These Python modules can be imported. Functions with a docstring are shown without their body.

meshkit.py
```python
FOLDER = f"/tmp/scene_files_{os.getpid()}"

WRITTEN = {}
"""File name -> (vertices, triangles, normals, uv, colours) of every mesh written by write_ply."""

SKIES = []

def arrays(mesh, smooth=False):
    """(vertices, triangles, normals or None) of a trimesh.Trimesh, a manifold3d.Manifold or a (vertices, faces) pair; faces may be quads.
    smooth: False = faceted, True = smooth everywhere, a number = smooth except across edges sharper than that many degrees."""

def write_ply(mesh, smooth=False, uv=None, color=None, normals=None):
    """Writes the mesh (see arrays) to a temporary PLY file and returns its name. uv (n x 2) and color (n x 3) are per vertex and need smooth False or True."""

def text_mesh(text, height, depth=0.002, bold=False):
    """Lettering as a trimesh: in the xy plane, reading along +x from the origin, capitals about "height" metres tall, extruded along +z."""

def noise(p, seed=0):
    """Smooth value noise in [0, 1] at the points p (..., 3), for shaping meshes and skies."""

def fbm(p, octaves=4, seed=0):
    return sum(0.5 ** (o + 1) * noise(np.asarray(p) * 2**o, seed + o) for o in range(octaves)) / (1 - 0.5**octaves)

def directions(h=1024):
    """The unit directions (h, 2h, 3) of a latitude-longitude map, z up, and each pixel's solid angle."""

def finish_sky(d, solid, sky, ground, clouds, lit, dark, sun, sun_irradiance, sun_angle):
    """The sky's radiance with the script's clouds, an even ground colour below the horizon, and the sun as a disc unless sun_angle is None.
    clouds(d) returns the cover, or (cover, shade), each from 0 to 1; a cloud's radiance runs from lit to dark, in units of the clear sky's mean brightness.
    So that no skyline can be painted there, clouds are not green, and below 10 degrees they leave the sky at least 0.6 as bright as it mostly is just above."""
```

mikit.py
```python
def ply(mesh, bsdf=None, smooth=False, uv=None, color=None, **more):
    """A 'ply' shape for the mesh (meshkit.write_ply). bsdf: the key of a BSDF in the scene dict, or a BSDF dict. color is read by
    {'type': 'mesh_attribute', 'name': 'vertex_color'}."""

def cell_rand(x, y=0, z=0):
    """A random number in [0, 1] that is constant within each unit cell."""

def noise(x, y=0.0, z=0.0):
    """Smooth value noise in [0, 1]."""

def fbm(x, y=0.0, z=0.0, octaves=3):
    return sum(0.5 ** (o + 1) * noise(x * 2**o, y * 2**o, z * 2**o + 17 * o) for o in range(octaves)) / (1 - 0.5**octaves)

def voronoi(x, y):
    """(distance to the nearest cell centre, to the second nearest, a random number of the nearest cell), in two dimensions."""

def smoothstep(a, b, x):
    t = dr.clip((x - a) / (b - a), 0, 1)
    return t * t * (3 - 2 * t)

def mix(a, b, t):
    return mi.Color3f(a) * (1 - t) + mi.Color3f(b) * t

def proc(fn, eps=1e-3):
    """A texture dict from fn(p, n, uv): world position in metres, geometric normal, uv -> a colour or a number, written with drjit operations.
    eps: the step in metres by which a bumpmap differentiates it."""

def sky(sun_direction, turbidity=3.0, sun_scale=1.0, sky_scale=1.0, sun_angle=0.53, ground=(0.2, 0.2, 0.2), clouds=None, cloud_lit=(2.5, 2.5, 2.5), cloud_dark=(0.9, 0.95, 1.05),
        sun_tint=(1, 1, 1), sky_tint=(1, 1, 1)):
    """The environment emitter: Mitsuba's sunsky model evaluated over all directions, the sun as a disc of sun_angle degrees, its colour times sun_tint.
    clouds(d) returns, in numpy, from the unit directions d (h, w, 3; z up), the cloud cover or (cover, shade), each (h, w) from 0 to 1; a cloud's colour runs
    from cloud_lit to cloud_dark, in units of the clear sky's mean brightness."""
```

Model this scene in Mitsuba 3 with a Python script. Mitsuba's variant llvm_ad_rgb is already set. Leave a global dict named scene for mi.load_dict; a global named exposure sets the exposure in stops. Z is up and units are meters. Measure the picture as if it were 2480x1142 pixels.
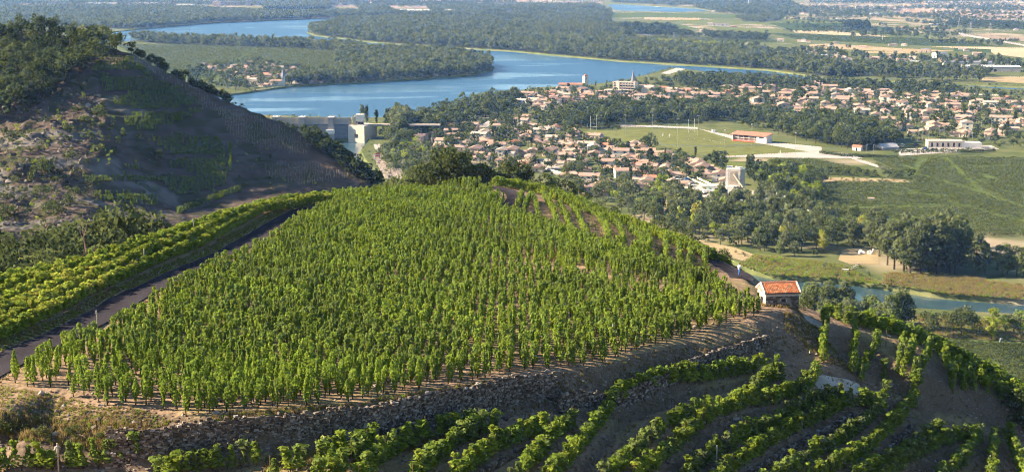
import math, random, numpy as np, trimesh, mitsuba as mi, drjit as dr, mikit, meshkit, shapely
from mikit import proc, noise, fbm, cell_rand, smoothstep, mix
from scipy.interpolate import LinearNDInterpolator
from scipy.ndimage import gaussian_filter
from shapely.geometry import Polygon, Point, LineString, box as sbox
from shapely.ops import unary_union

scene, labels = {}, {}
T = mi.ScalarTransform4f
R = np.random.default_rng(7)

# ---------------------------------------------------------------- camera, sky, exposure
F, CX, CY, H = 3400.0, 1240.0, 571.0, 136.0          # focal length in photo pixels, photo centre, eye height above the river plain
TH = math.atan2(631.0, F)                              # the camera looks down by this much
S_, C_ = math.sin(TH), math.cos(TH)
scene['camera'] = {'type': 'perspective', 'fov': math.degrees(2 * math.atan(CX / F)), 'fov_axis': 'x', 'near_clip': 1.0, 'far_clip': 60000.0,
    'to_world': T().look_at(origin=[0, 0, H], target=[0, C_, H - S_], up=[0, 0, 1]), 'medium': {'type': 'ref', 'id': 'haze_air'}}
SUN = np.array([-0.87, 0.06, 0.485]); SUN /= np.linalg.norm(SUN)
scene['sky'] = mikit.sky(SUN.tolist(), turbidity=3.0, sky_scale=0.5, sun_tint=(0.96, 1.0, 1.12))
exposure = 3.55

def ray(px, py):
    u, v = (px - CX) / F, (py - CY) / F
    return u, C_ - v * S_, -(S_ + v * C_)             # per metre of depth
def at(px, py, z=0.0):                                 # where a line of sight meets the level z: used to lay the map out in metres
    a, b, c = ray(px, py); d = (z - H) / c
    return a * d, b * d, z
def atd(px, py, d):
    a, b, c = ray(px, py); return a * d, b * d, H + c * d
def pix(x, y, z):
    x, y, z = np.asarray(x, float), np.asarray(y, float), np.asarray(z, float) - H
    d = y * C_ - z * S_
    return CX + F * x / d, CY - F * (y * S_ + z * C_) / d, d

# ---------------------------------------------------------------- helpers
def add(key, mesh, bsdf, parent=None, smooth=False, uv=None):
    key = (parent + '__' if parent else '') + key
    k, n = key, 0
    while k in scene or k in labels and not parent and k in USED:
        n += 1; k = f'{key}_{n:03d}'
    scene[k] = mikit.ply(mesh, bsdf, smooth=smooth, uv=uv); return k
USED = set(); COUNT = {}
def name(base):
    n = COUNT.get(base, -1) + 1; COUNT[base] = n
    k = base if n == 0 else f'{base}_{n:03d}'
    USED.add(k); return k
def tag(key, label=None, cat=None, group=None, kind=None):
    d = labels.setdefault(key, {})
    for a, b in (('label', label), ('category', cat), ('group', group), ('kind', kind)):
        if b: d[a] = b
    return key
def struct(base, mesh, bsdf, label, smooth=False, uv=None, kind='structure'):
    k = name(base); scene[k] = mikit.ply(mesh, bsdf, smooth=smooth, uv=uv); tag(k, label, kind=kind); return k
def quads(v, f): return trimesh.Trimesh(np.asarray(v, float), np.vstack([np.asarray(f)[:, [0, 1, 2]], np.asarray(f)[:, [0, 2, 3]]]), process=False)
def box(sx, sy, sz, x=0, y=0, z=0, rz=0):             # z is the underside
    m = trimesh.creation.box((sx, sy, sz)); m.apply_translation((0, 0, sz / 2))
    if rz: m.apply_transform(trimesh.transformations.rotation_matrix(rz, (0, 0, 1)))
    m.apply_translation((x, y, z)); return m
def cyl(r, h, x=0, y=0, z=0, n=8, r2=None):
    a = np.arange(n) * 2 * np.pi / n; c = np.stack([np.cos(a), np.sin(a)], 1); r2 = r if r2 is None else r2
    v = np.vstack([np.c_[c * r, np.zeros(n)], np.c_[c * r2, np.full(n, h)], [[0, 0, 0], [0, 0, h]]]) + (x, y, z)
    i = np.arange(n); j = (i + 1) % n
    return trimesh.Trimesh(v, np.vstack([np.c_[i, j, j + n], np.c_[i, j + n, i + n], np.c_[j, i, i * 0 + 2 * n], np.c_[i + n, j + n, i * 0 + 2 * n + 1]]), process=False)
def bar(p, q, r, n=5, r2=None):
    p, q = np.asarray(p, float), np.asarray(q, float); d = q - p; L = np.linalg.norm(d)
    m = cyl(r, L, n=n, r2=r2); m.apply_transform(trimesh.geometry.align_vectors((0, 0, 1), d / L)); m.apply_translation(p); return m
def cat(ms): return trimesh.util.concatenate([m for m in ms if m is not None])
def prism(poly, z0, h): m = trimesh.creation.extrude_polygon(poly, h, engine='earcut'); m.apply_translation((0, 0, z0)); return m
def flat(poly, z):
    out = []
    for g in getattr(poly, 'geoms', [poly]):
        if g.geom_type == 'Polygon' and g.area > 0.5:
            v, f = trimesh.creation.triangulate_polygon(g, engine='earcut'); m = trimesh.Trimesh(np.c_[v, np.full(len(v), z)], f, process=False)
            out.append(m)
    m = cat(out)
    if len(m.faces):
        flip = m.face_normals[:, 2] < 0; m.faces[flip] = m.faces[flip][:, ::-1]
    return m
def pxpoly(pts, z=2.0): return Polygon([at(x, y, z)[:2] for x, y in pts]).buffer(0)
def dense(p, step):
    p = np.asarray(p, float); s = np.r_[0, np.cumsum(np.linalg.norm(np.diff(p[:, :2], axis=0), axis=1))]
    t = np.linspace(0, s[-1], max(2, int(s[-1] / step) + 1)); return np.stack([np.interp(t, s, p[:, k]) for k in range(p.shape[1])], 1)
def spline(p, step, k=12):                             # a rounded polyline
    from scipy.interpolate import PchipInterpolator
    p = np.asarray(p, float); s = np.r_[0, np.cumsum(np.linalg.norm(np.diff(p[:, :2], axis=0), axis=1))]
    return np.stack([PchipInterpolator(s, p[:, k])(np.linspace(0, s[-1], max(2, int(s[-1] / step) + 1))) for k in range(p.shape[1])], 1)
def normals2(p):
    t = np.gradient(p[:, :2], axis=0); t /= np.linalg.norm(t, axis=1, keepdims=True) + 1e-9
    return np.stack([t[:, 1], -t[:, 0]], 1)           # to the right of the direction of travel
# ---------------------------------------------------------------- the air
scene['haze_air'] = {'type': 'homogeneous', 'albedo': {'type': 'rgb', 'value': [.80, .91, 1.0]}, 'sigma_t': {'type': 'rgb', 'value': [1.6e-5, 2.9e-5, 6.2e-5]}}
scene['haze'] = {'type': 'cube', 'to_world': T([[16500, 0, 0, 0], [0, 13400, 0, 12900], [0, 0, 85.5, 76.5], [0, 0, 0, 1]]), 'bsdf': {'type': 'null'}, 'interior': {'type': 'ref', 'id': 'haze_air'}}
tag('haze', 'thin blue summer haze over the whole valley', kind='stuff')
# ---------------------------------------------------------------- terrain of the two hills: break lines of a survey, then a grid
W = []                                                 # survey points in metres
def line(pts, step=3.0):
    p = dense([at(x, y, z) for x, y, z in pts], step); W.append(p); return p
def world(*pts): W.append(np.array(pts, float))
EDGE = line([(-260, 985, 105), (0, 1000, 104.3), (150, 1022, 104), (350, 1038, 103.8), (480, 1012, 104), (620, 1003, 103.8), (865, 980, 103.3), (1005, 952, 102.8), (1145, 928, 102.3), (1240, 905, 102),
    (1345, 900, 101.6), (1464, 882, 101.1), (1555, 854, 100.9), (1660, 822, 100.7), (1814, 777, 100.5), (1875, 754, 100.4)], 2.0)
BASE = line([(-260, 1080, 102.6), (0, 1075, 102), (200, 1090, 101.6), (370, 1098, 101.3), (500, 1102, 101.2), (625, 1104, 101.2), (725, 1094, 100.9), (970, 1063, 100.0), (1240, 1033, 98.9), (1390, 1000, 98.5),
    (1503, 963, 98.5), (1590, 924, 98.2), (1760, 885, 97.9), (1860, 868, 97.2), (1980, 882, 96.4)], 2.0)
nE_ = normals2(EDGE)                                   # the dry stone walls: a sheer step below the edge of the plot
for x0_, x1_, off_, dz_, drop in ((-29, 3.5, .9, .05, None), (3.5, 25, 2.3, 1.1, 1.5)):
    m_ = (EDGE[:, 0] > x0_) & (EDGE[:, 0] < x1_); q_, n_ = EDGE[m_], nE_[m_]; bz = np.array([BASE[np.linalg.norm(BASE[:, :2] - a[:2], axis=1).argmin(), 2] for a in q_])
    zt_ = q_[:, 2] - dz_; W.append(np.c_[q_[:, :2] + n_ * off_, zt_]); W.append(np.c_[q_[:, :2] + n_ * (off_ + .45), np.maximum(zt_ - (drop or 9), bz + .25)])
# the plot, the road and the vineyard left of it
line([(40, 925, 104.5), (200, 960, 104.3), (330, 985, 104.1)])
line([(300, 780, 103.1), (650, 800, 102.4), (1000, 800, 101.7), (1300, 790, 101.3), (1600, 765, 100.8), (1760, 745, 100.5)], 6)
line([(450, 690, 101.6), (700, 660, 100.6), (1000, 650, 99.6), (1300, 665, 99.7), (1500, 690, 100), (1700, 720, 100.2)], 6)
line([(620, 600, 99.2), (800, 578, 98), (1000, 562, 97.2), (1200, 580, 97.3), (1350, 612, 98.2)], 6)
line([(760, 520, 96.1), (900, 500, 95), (1000, 495, 94.6), (1100, 502, 94.8), (1200, 522, 95.3)], 6)
line([(780, 490, 95.3), (850, 480, 94.3), (950, 475, 93.5), (1050, 478, 93.2), (1150, 482, 93.3)], 6)
RIDGE = line([(1215, 520, 95.2), (1320, 570, 97), (1420, 605, 98), (1500, 635, 98.8), (1600, 668, 99.6), (1700, 705, 100.1), (1800, 735, 100.3)], 4)
line([(1040, 466, 92.5), (1100, 452, 94), (1150, 458, 93.3), (1195, 447, 92.6), (1300, 460, 90.5), (1400, 492, 89)], 6)
line([(1085, 474, 92.4), (1135, 474, 92.4)], 6)
CURVE = [(1168, 452, 92.9), (1200, 456, 92.7), (1235, 465, 92.5), (1249, 480, 92.3), (1243, 496, 92.6), (1225, 510, 93.6)]
line([(1190, 452, 92.7), (1245, 462, 92.4), (1262, 480, 92.2), (1255, 500, 92.3)]); line([(1180, 464, 92.8), (1215, 478, 92.7), (1222, 492, 93.2)])
line([(1290, 552, 92.8), (1349, 566, 93), (1422, 578, 93.2), (1468, 594, 93.5), (1500, 602, 93.2), (1560, 614, 92.8), (1620, 634, 92.9), (1690, 652, 92.6), (1760, 670, 93), (1800, 690, 95.5)])
line([(1290, 470, 91.3), (1380, 500, 90), (1450, 525, 90), (1540, 552, 90), (1620, 582, 90), (1700, 617, 90.3), (1745, 640, 90.6), (1795, 664, 92), (1818, 690, 95.5), (1835, 715, 99)])
line([(1840, 727, 100.3), (1880, 737, 100.4), (1925, 745, 100.1)])
ROADL = [(-140, 925, 104.7), (0, 858, 104.4), (165, 780, 103.9), (263, 727, 103.2), (350, 685, 102.3), (438, 646, 101.1), (525, 611, 99.9), (620, 558, 98), (708, 512, 96.3), (767, 499, 95.6), (830, 492, 94.9)]
rl = line(ROADL); W.append(rl + (3.7, 0, -0.05))
VINL = line([(-260, 760, 105.8), (0, 705, 105), (200, 655, 104), (350, 605, 102.8), (550, 535, 99.8), (700, 495, 96.6), (790, 484, 95.2)])
W.append(VINL + (-5, 0, -3.2)); W.append(VINL + (-15, 0, -10.5))
world((-25, 303, 87), (-8, 312, 86), (6, 318, 87), (-45, 262, 88), (-30, 335, 74), (0, 345, 72), (25, 345, 70), (-20, 400, 44), (20, 420, 34), (40, 380, 48), (0, 470, 12), (50, 460, 2), (100, 450, -6), (-20, 520, 2))
world((-75, 110, 92), (-75, 150, 90), (-74, 190, 87), (-70, 230, 82), (-62, 280, 70), (-50, 340, 53), (-45, 400, 36), (-35, 450, 20), (-110, 110, 97), (-115, 180, 92), (-110, 250, 80), (-100, 320, 66), (-95, 380, 50), (-90, 430, 47))
# lower terraces: every row of vines stands on its own terrace edge; base line of the row in the photograph and its level
ROWS = {
 'A': (100.8, [(655, 1165), (780, 1118), (890, 1088)]), 'B': (100.5, [(760, 1175), (865, 1120), (905, 1082)]), 'C': (99.9, [(870, 1180), (1016, 1075), (1160, 1035)]),
 'D': (99.2, [(1000, 1175), (1110, 1088), (1200, 1048)]), 'E': (98.5, [(1090, 1180), (1240, 1082), (1325, 1050)]), 'F': (97.9, [(1235, 1190), (1330, 1088), (1385, 1038)]),
 'G': (97.3, [(1325, 1190), (1415, 1083), (1485, 1006), (1555, 970), (1678, 938), (1860, 900), (1893, 906)]), 'H': (96.2, [(1455, 1190), (1560, 1086), (1625, 1036), (1713, 1005), (1765, 990), (1860, 940), (1895, 928)]),
 'I': (95.1, [(1535, 1190), (1636, 1095), (1713, 1041), (1835, 995), (1877, 984), (1975, 926)]), 'J': (93.9, [(1650, 1180), (1783, 1083), (1860, 1048), (1965, 995), (2042, 968)]),
 'K': (92.9, [(1725, 1190), (1860, 1093), (1993, 1025), (2070, 990), (2103, 982)]), 'L': (91.7, [(1840, 1190), (2000, 1100), (2088, 1046), (2140, 992)]),
 'M': (90.5, [(1935, 1190), (2105, 1100), (2175, 1033), (2219, 982)]), 'N': (89.3, [(2060, 1190), (2210, 1093), (2280, 1048)]), 'O': (88.3, [(2130, 1190), (2298, 1082), (2350, 1062)]),
 'P': (87.2, [(2255, 1190), (2362, 1083), (2372, 1060)]), 'Q': (86.4, [(2398, 1180), (2403, 1120), (2406, 1070)]), 'R': (85.6, [(2492, 1190), (2462, 1120), (2438, 1060)]),
 'Z0': (100.9, [(-60, 1150), (100, 1146), (350, 1142)]), 'Z1': (100.75, [(380, 1168), (480, 1146), (622, 1136)])}
ROWLINE = {}; keys = 'ABCDEFGHIJKLMNOPQR'
for k, (z, p) in ROWS.items():
    q = spline([at(x, y, z) for x, y in p], 1.0); ROWLINE[k] = q
    W.append(q[::2])
    if k in keys:
        i = keys.index(k); zn = ROWS[keys[i + 1]][0] if i + 1 < len(keys) else z - 1.2
        n = normals2(q); lo = max(zn + 0.12, z - 1.35)
        W.append(np.c_[q[:, :2] + n * 0.75, q[:, 2] - 0.06][::2]); W.append(np.c_[q[:, :2] + n * (0.9 + 0.55 * (z - lo)), np.full(len(q), lo)][::2])
# the block on the right and the path below it
line([(1962, 775, 98.2), (1985, 800, 97.2), (1993, 880, 96.5), (2063, 905, 95.2), (2140, 922, 94.4), (2203, 926, 93.8), (2240, 905, 93.4), (2308, 948, 91), (2362, 953, 90), (2432, 968, 88.9), (2520, 1000, 87.5)])
line([(1985, 925, 95.4), (2085, 945, 93.9), (2150, 965, 92.2), (2215, 985, 90.4), (2300, 992, 89.2), (2385, 998, 88.1), (2455, 1024, 86.6), (2530, 1050, 85.4)])
line([(2010, 775, 97.6), (2070, 800, 97), (2150, 815, 95.6), (2230, 842, 94.6), (2277, 868, 92.7), (2330, 885, 91.6), (2400, 925, 90), (2490, 970, 88.2), (2560, 1005, 86.8)])
CREST = line([(1945, 762, 98.8), (2010, 768, 97.4), (2100, 785, 96), (2180, 806, 95), (2300, 860, 92), (2480, 965, 87.8), (2580, 1020, 86)])
W.append(CREST + (8, 10, -6)); W.append(CREST + (34, 38, -32))
world((62, 140, 82), (72, 128, 78), (90, 150, 62), (62, 110, 84), (80, 90, 78), (130, 150, 34), (170, 170, 8), (200, 200, -6), (60, 250, 66), (72, 210, 66), (95, 250, 38), (130, 260, 8), (150, 330, -6), (62, 330, 50), (90, 370, 20), (120, 400, -6), (52, 300, 72), (48, 200, 82))
world((-60, 80, 104.5), (-30, 84, 102.5), (0, 82, 102), (30, 88, 97), (45, 100, 92), (-60, 60, 108), (0, 60, 107), (40, 66, 100), (-60, 35, 117), (0, 35, 117), (60, 40, 108), (0, 10, 131.5), (0, 0, 134.2), (-60, 0, 130), (60, 0, 126), (0, -60, 148), (-200, -60, 150), (200, -60, 110),
    (120, 40, 85), (150, 100, 52), (230, 60, 40), (260, 160, -6), (-95, 60, 108), (-160, 60, 118), (-160, 120, 112), (-190, 220, 100), (-250, 150, 120), (-300, 0, 140), (-420, 100, 140), (-420, -60, 150), (300, -60, 60), (300, 60, 20))
# the hill beyond the ravine: depth in metres instead of level
def far(pts): W.append(dense([atd(*p) for p in pts], 9.0))
RT = [(315, 124, 540), (400, 170, 545), (540, 235, 550), (680, 290, 552), (800, 360, 548), (930, 448, 542)]
far([(-300, 60, 575), (0, 88, 556), (150, 78, 562), (270, 108, 552)] + RT)
far([(-300, 240, 528), (0, 275, 505), (130, 222, 518), (230, 167, 530), (315, 150, 534)])
far([(230, 230, 518), (340, 215, 528), (430, 255, 533), (560, 290, 540), (680, 340, 541), (800, 405, 538), (900, 452, 535)])
far([(-300, 350, 494), (0, 340, 476), (130, 300, 490), (250, 290, 503), (400, 300, 518), (520, 345, 524), (640, 385, 530), (760, 440, 528)])
far([(-300, 460, 455), (0, 450, 440), (120, 420, 455), (250, 400, 470), (370, 400, 498), (500, 415, 507), (600, 440, 512), (700, 470, 514)])
far([(-300, 560, 400), (0, 540, 400), (150, 520, 412), (300, 500, 440), (450, 505, 486), (560, 490, 496), (640, 475, 503)])
far([(0, 620, 350), (150, 600, 362), (330, 570, 405), (500, 540, 455), (650, 515, 480)])
world(*[(x, y + 70, z - 16) for x, y, z in [atd(*p) for p in [(-300, 60, 575), (0, 88, 556), (150, 78, 562), (270, 108, 552)]]])
world(*[(x + 26, y + 55, z - 34) for x, y, z in [atd(*p) for p in RT[1:5]]])
world((-300, 760, 40), (-420, 700, 80), (-600, 600, 100), (-600, 300, 120), (-420, 900, -6), (-150, 760, -6), (-60, 700, -6), (-10, 620, -6), (-20, 560, 4), (-600, 1000, -6), (-250, 850, -6), (-420, 450, 90), (-420, 300, 100), (-300, 330, 84))
W = np.vstack(W); W = W[np.unique(np.round(W[:, :2], 1), axis=0, return_index=True)[1]]
tin = LinearNDInterpolator(W[:, :2], W[:, 2])
def grid(x0, x1, y0, y1, s, sig):
    xs, ys = np.arange(x0, x1 + s / 2, s), np.arange(y0, y1 + s / 2, s)
    gx, gy = np.meshgrid(xs, ys); z = np.nan_to_num(tin(gx, gy), nan=-6.0)
    return xs, ys, gaussian_filter(z, sig / s)
NX, NY, NZ = grid(-92, 76, 84, 336, 0.5, 0.45)         # fine grid: the near hill
MX, MY, MZ = grid(-560, 290, -50, 960, 2.5, 3.0)       # coarse grid: everything else
gx, gy = np.meshgrid(MX, MY)
P = np.stack([gx, gy, gx * 0], -1)
rock = np.clip((-40 - gx) / 60, 0, 1) * np.clip((gy - 330) / 60, 0, 1) * np.clip((MZ - 30) / 20, 0, 1)
MZ = MZ + rock * ((meshkit.fbm(P / 24.0, 4, 3) - 0.5) * 8 + (meshkit.noise(P / 3.2, 4) - 0.5) * 1.2)
HX, HY, HZ = grid(-330, -15, 345, 640, 1.25, 2.2)     # middle grid: the face of the far hill
gx, gy = np.meshgrid(HX, HY); P = np.stack([gx, gy, gx * 0], -1); hp, hq, _d = pix(gx, gy, HZ)
crag = np.clip((330 - hp + (hq - 200) * .25) / 120, 0, 1) * np.clip((HZ - 30) / 20, 0, 1)
HZ = HZ + crag * ((meshkit.fbm(P / 20.0, 4, 3) - 0.5) * 8 + (meshkit.fbm(P / 5.0, 3, 4) - 0.5) * 3.2) + (meshkit.fbm(P / 7.0, 3, 9) - .5) * 1.0
face = np.clip((hp - 215) / 60, 0, 1) * np.clip((760 - hp) / 120, 0, 1) * np.clip((gy - 400) / 30, 0, 1); lv = HZ / 2.6 + (meshkit.noise(P / 40.0, 2) - .5); fr = lv - np.floor(lv)
HZ = HZ + face * 2.6 * .42 * (np.clip((fr - .62) / .3, 0, 1) - fr)
def bil(xs, ys, z, x, y):
    s = xs[1] - xs[0]; fx, fy = np.clip((np.asarray(x, float) - xs[0]) / s, 0, len(xs) - 1.001), np.clip((np.asarray(y, float) - ys[0]) / s, 0, len(ys) - 1.001)
    i, j = fx.astype(int), fy.astype(int); a, b = fx - i, fy - j
    return (z[j, i] * (1 - a) + z[j, i + 1] * a) * (1 - b) + (z[j + 1, i] * (1 - a) + z[j + 1, i + 1] * a) * b
gx, gy = np.meshgrid(NX, NY); P = np.stack([gx, gy, gx * 0], -1)
NZ = NZ + (meshkit.fbm(P / 2.2, 3, 5) - 0.5) * 0.22 + (meshkit.fbm(P / 9.0, 2, 8) - 0.5) * 0.35
edge = np.minimum.reduce([gx - NX[0], NX[-1] - gx, gy - NY[0], NY[-1] - gy]); t = np.clip(edge / 8, 0, 1)
NZ = NZ * t + bil(MX, MY, MZ, gx, gy) * (1 - t)
gx, gy = np.meshgrid(HX, HY); edge = np.minimum.reduce([gx - HX[0], HX[-1] - gx, gy - HY[0], HY[-1] - gy]); t = np.clip(edge / 14, 0, 1); HZ = HZ * t + bil(MX, MY, MZ, gx, gy) * (1 - t)
def ground(x, y):
    x, y = np.asarray(x, float), np.asarray(y, float)
    inn = (x > NX[0]) & (x < NX[-1]) & (y > NY[0]) & (y < NY[-1])
    mid = (x > HX[0]) & (x < HX[-1]) & (y > HY[0]) & (y < HY[-1])
    return np.maximum(np.where(inn, bil(NX, NY, NZ, x, y), np.where(mid, bil(HX, HY, HZ, x, y), bil(MX, MY, MZ, x, y))), 2.0)
def hit(px, py, near=70.0, far_=700.0):                # the first point of the hills on a line of sight
    a, b, c = ray(px, py); d = np.arange(near, far_, 0.5)
    below = np.nonzero(H + c * d < ground(a * d, b * d))[0]
    if not len(below): return None
    lo, hi = d[max(below[0] - 1, 0)], d[below[0]]
    for _ in range(7):
        m = (lo + hi) / 2; lo, hi = (lo, m) if H + c * m < ground(a * m, b * m) else (m, hi)
    d = hi; return np.array([a * d, b * d, float(ground(a * d, b * d))])
def gridmesh(xs, ys, z):
    nx, ny = len(xs), len(ys); gx, gy = np.meshgrid(xs, ys)
    i = (np.arange(ny - 1)[:, None] * nx + np.arange(nx - 1)).ravel()
    return quads(np.c_[gx.ravel(), gy.ravel(), z.ravel()], np.c_[i, i + 1, i + nx + 1, i + nx])
near_hill, mid_hill = gridmesh(NX, NY, NZ), gridmesh(HX, HY, HZ)
gx, gy = np.meshgrid(MX, MY); inside = (gx > NX[0] + 3) & (gx < NX[-1] - 3) & (gy > NY[0] + 3) & (gy < NY[-1] - 3) | (gx > HX[0] + 3) & (gx < HX[-1] - 3) & (gy > HY[0] + 3) & (gy < HY[-1] - 3)
far_terrain = gridmesh(MX, MY, np.where(inside, MZ - 6, MZ))
keep = (far_terrain.vertices[:, 2][far_terrain.faces].max(1) > 0.5); far_terrain.update_faces(keep)
# ---------------------------------------------------------------- materials
def rgb(*c): return {'type': 'rgb', 'value': list(c)}
def pal(u, stops):                                     # a colour scale read with u in 0..1
    n = len(stops); c = mi.Color3f(*stops[0])
    for k in range(1, n): c = dr.lerp(c, mi.Color3f(*stops[k]), dr.clip(u * n - k + 0.5, 0, 1))
    return c
LEAF = [(.040, .060, .030), (.072, .096, .037), (.130, .158, .055), (.170, .190, .098), (.19, .275, .038), (.34, .385, .055), (.38, .30, .12), (.13, .10, .07)]
def leaf_color(p, n, uv):
    t = noise(p.x / 9.0, p.y / 9.0, p.z / 12.0); k = 0.40 + 0.95 * uv.y + 0.38 * t
    return pal(uv.x + (t - 0.5) * 0.07, LEAF) * k
scene['leaf'] = {'type': 'principledthin', 'base_color': proc(leaf_color), 'roughness': 0.55, 'spec_trans': 0.0, 'diff_trans': 1.0, 'eta': 1.35}
def soil_color(p, n, uv):                              # stony schist soil with straw-coloured dry grass
    a = fbm(p.x / 3.0, p.y / 3.0, p.z / 3.0, 3); b = noise(p.x / 11.0, p.y / 11.0); c = noise(p.x * 2.6, p.y * 2.6, p.z * 2.6)
    base = mix((.205, .138, .092), (.36, .262, .178), a * 0.7 + c * 0.45)
    straw = smoothstep(.50, .72, b * 0.6 + a * 0.5)
    base = dr.lerp(base, mix((.34, .25, .13), (.20, .19, .075), c), straw * 0.65)
    base = dr.lerp(base, mix((.105, .080, .060), (.17, .135, .105), c), smoothstep(.93, .74, n.z) * .85)   # steep banks: schist rubble, darkened by slope to paint in bank shade
    d = noise(p.x * 6.5, p.y * 6.5, p.z * 6.5); return base * (.72 + .56 * d)
def soil_relief(p, n, uv): return fbm(p.x * 1.5, p.y * 1.5, p.z * 1.5, 3)
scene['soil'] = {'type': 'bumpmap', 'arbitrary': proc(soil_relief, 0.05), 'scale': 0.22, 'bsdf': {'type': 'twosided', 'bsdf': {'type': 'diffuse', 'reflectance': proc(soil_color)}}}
def crag_color(p, n, uv):                              # the far hill: dry earth, grey rock where it is steep, scrub
    a = fbm(p.x / 9.0, p.y / 9.0, p.z / 9.0, 3); b = noise(p.x / 2.4, p.y / 2.4, p.z / 2.4)
    base = mix((.068, .055, .047), (.145, .116, .094), a * 0.6 + b * 0.5)
    base = dr.lerp(base, mix((.12, .112, .104), (.235, .222, .205), b), smoothstep(.52, .64, noise(p.x / 14.0, p.y / 14.0, p.z / 8.0)) * smoothstep(-95.0, -125.0, p.x) * 0.8)
    return dr.lerp(base, mi.Color3f(.062, .070, .030), smoothstep(.48, .70, noise(p.x / 5.5 + 9.0, p.y / 5.5, p.z / 5.5)) * 0.7)
scene['crag'] = {'type': 'bumpmap', 'arbitrary': proc(lambda p, n, uv: fbm(p.x * 0.6, p.y * 0.6, p.z * 0.6, 3), 0.1), 'scale': 0.9, 'bsdf': {'type': 'twosided', 'bsdf': {'type': 'diffuse', 'reflectance': proc(crag_color)}}}
scene['asphalt'] = {'type': 'twosided', 'bsdf': {'type': 'diffuse', 'reflectance': proc(lambda p, n, uv: mi.Color3f(.052, .047, .054) * (0.7 + 0.6 * fbm(p.x / 1.3, p.y / 5.0, 0.0, 2)))}}
STONE = [(.105, .085, .07), (.17, .14, .11), (.24, .20, .16), (.36, .33, .30)]
scene['stone'] = {'type': 'twosided', 'bsdf': {'type': 'diffuse', 'reflectance': proc(lambda p, n, uv: pal(uv.x, STONE) * (0.7 + 0.6 * noise(p.x * 5, p.y * 5, p.z * 5)))}}
WALLC = [(.62, .52, .40), (.70, .64, .55), (.76, .73, .69), (.50, .43, .35), (.60, .46, .36), (.42, .39, .36), (.30, .29, .30), (.66, .22, .14)]
scene['plaster'] = {'type': 'twosided', 'bsdf': {'type': 'diffuse', 'reflectance': proc(lambda p, n, uv: pal(uv.x, WALLC) * (0.86 + 0.24 * noise(p.x / 1.7, p.y / 1.7, p.z / 0.9)))}}
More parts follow.
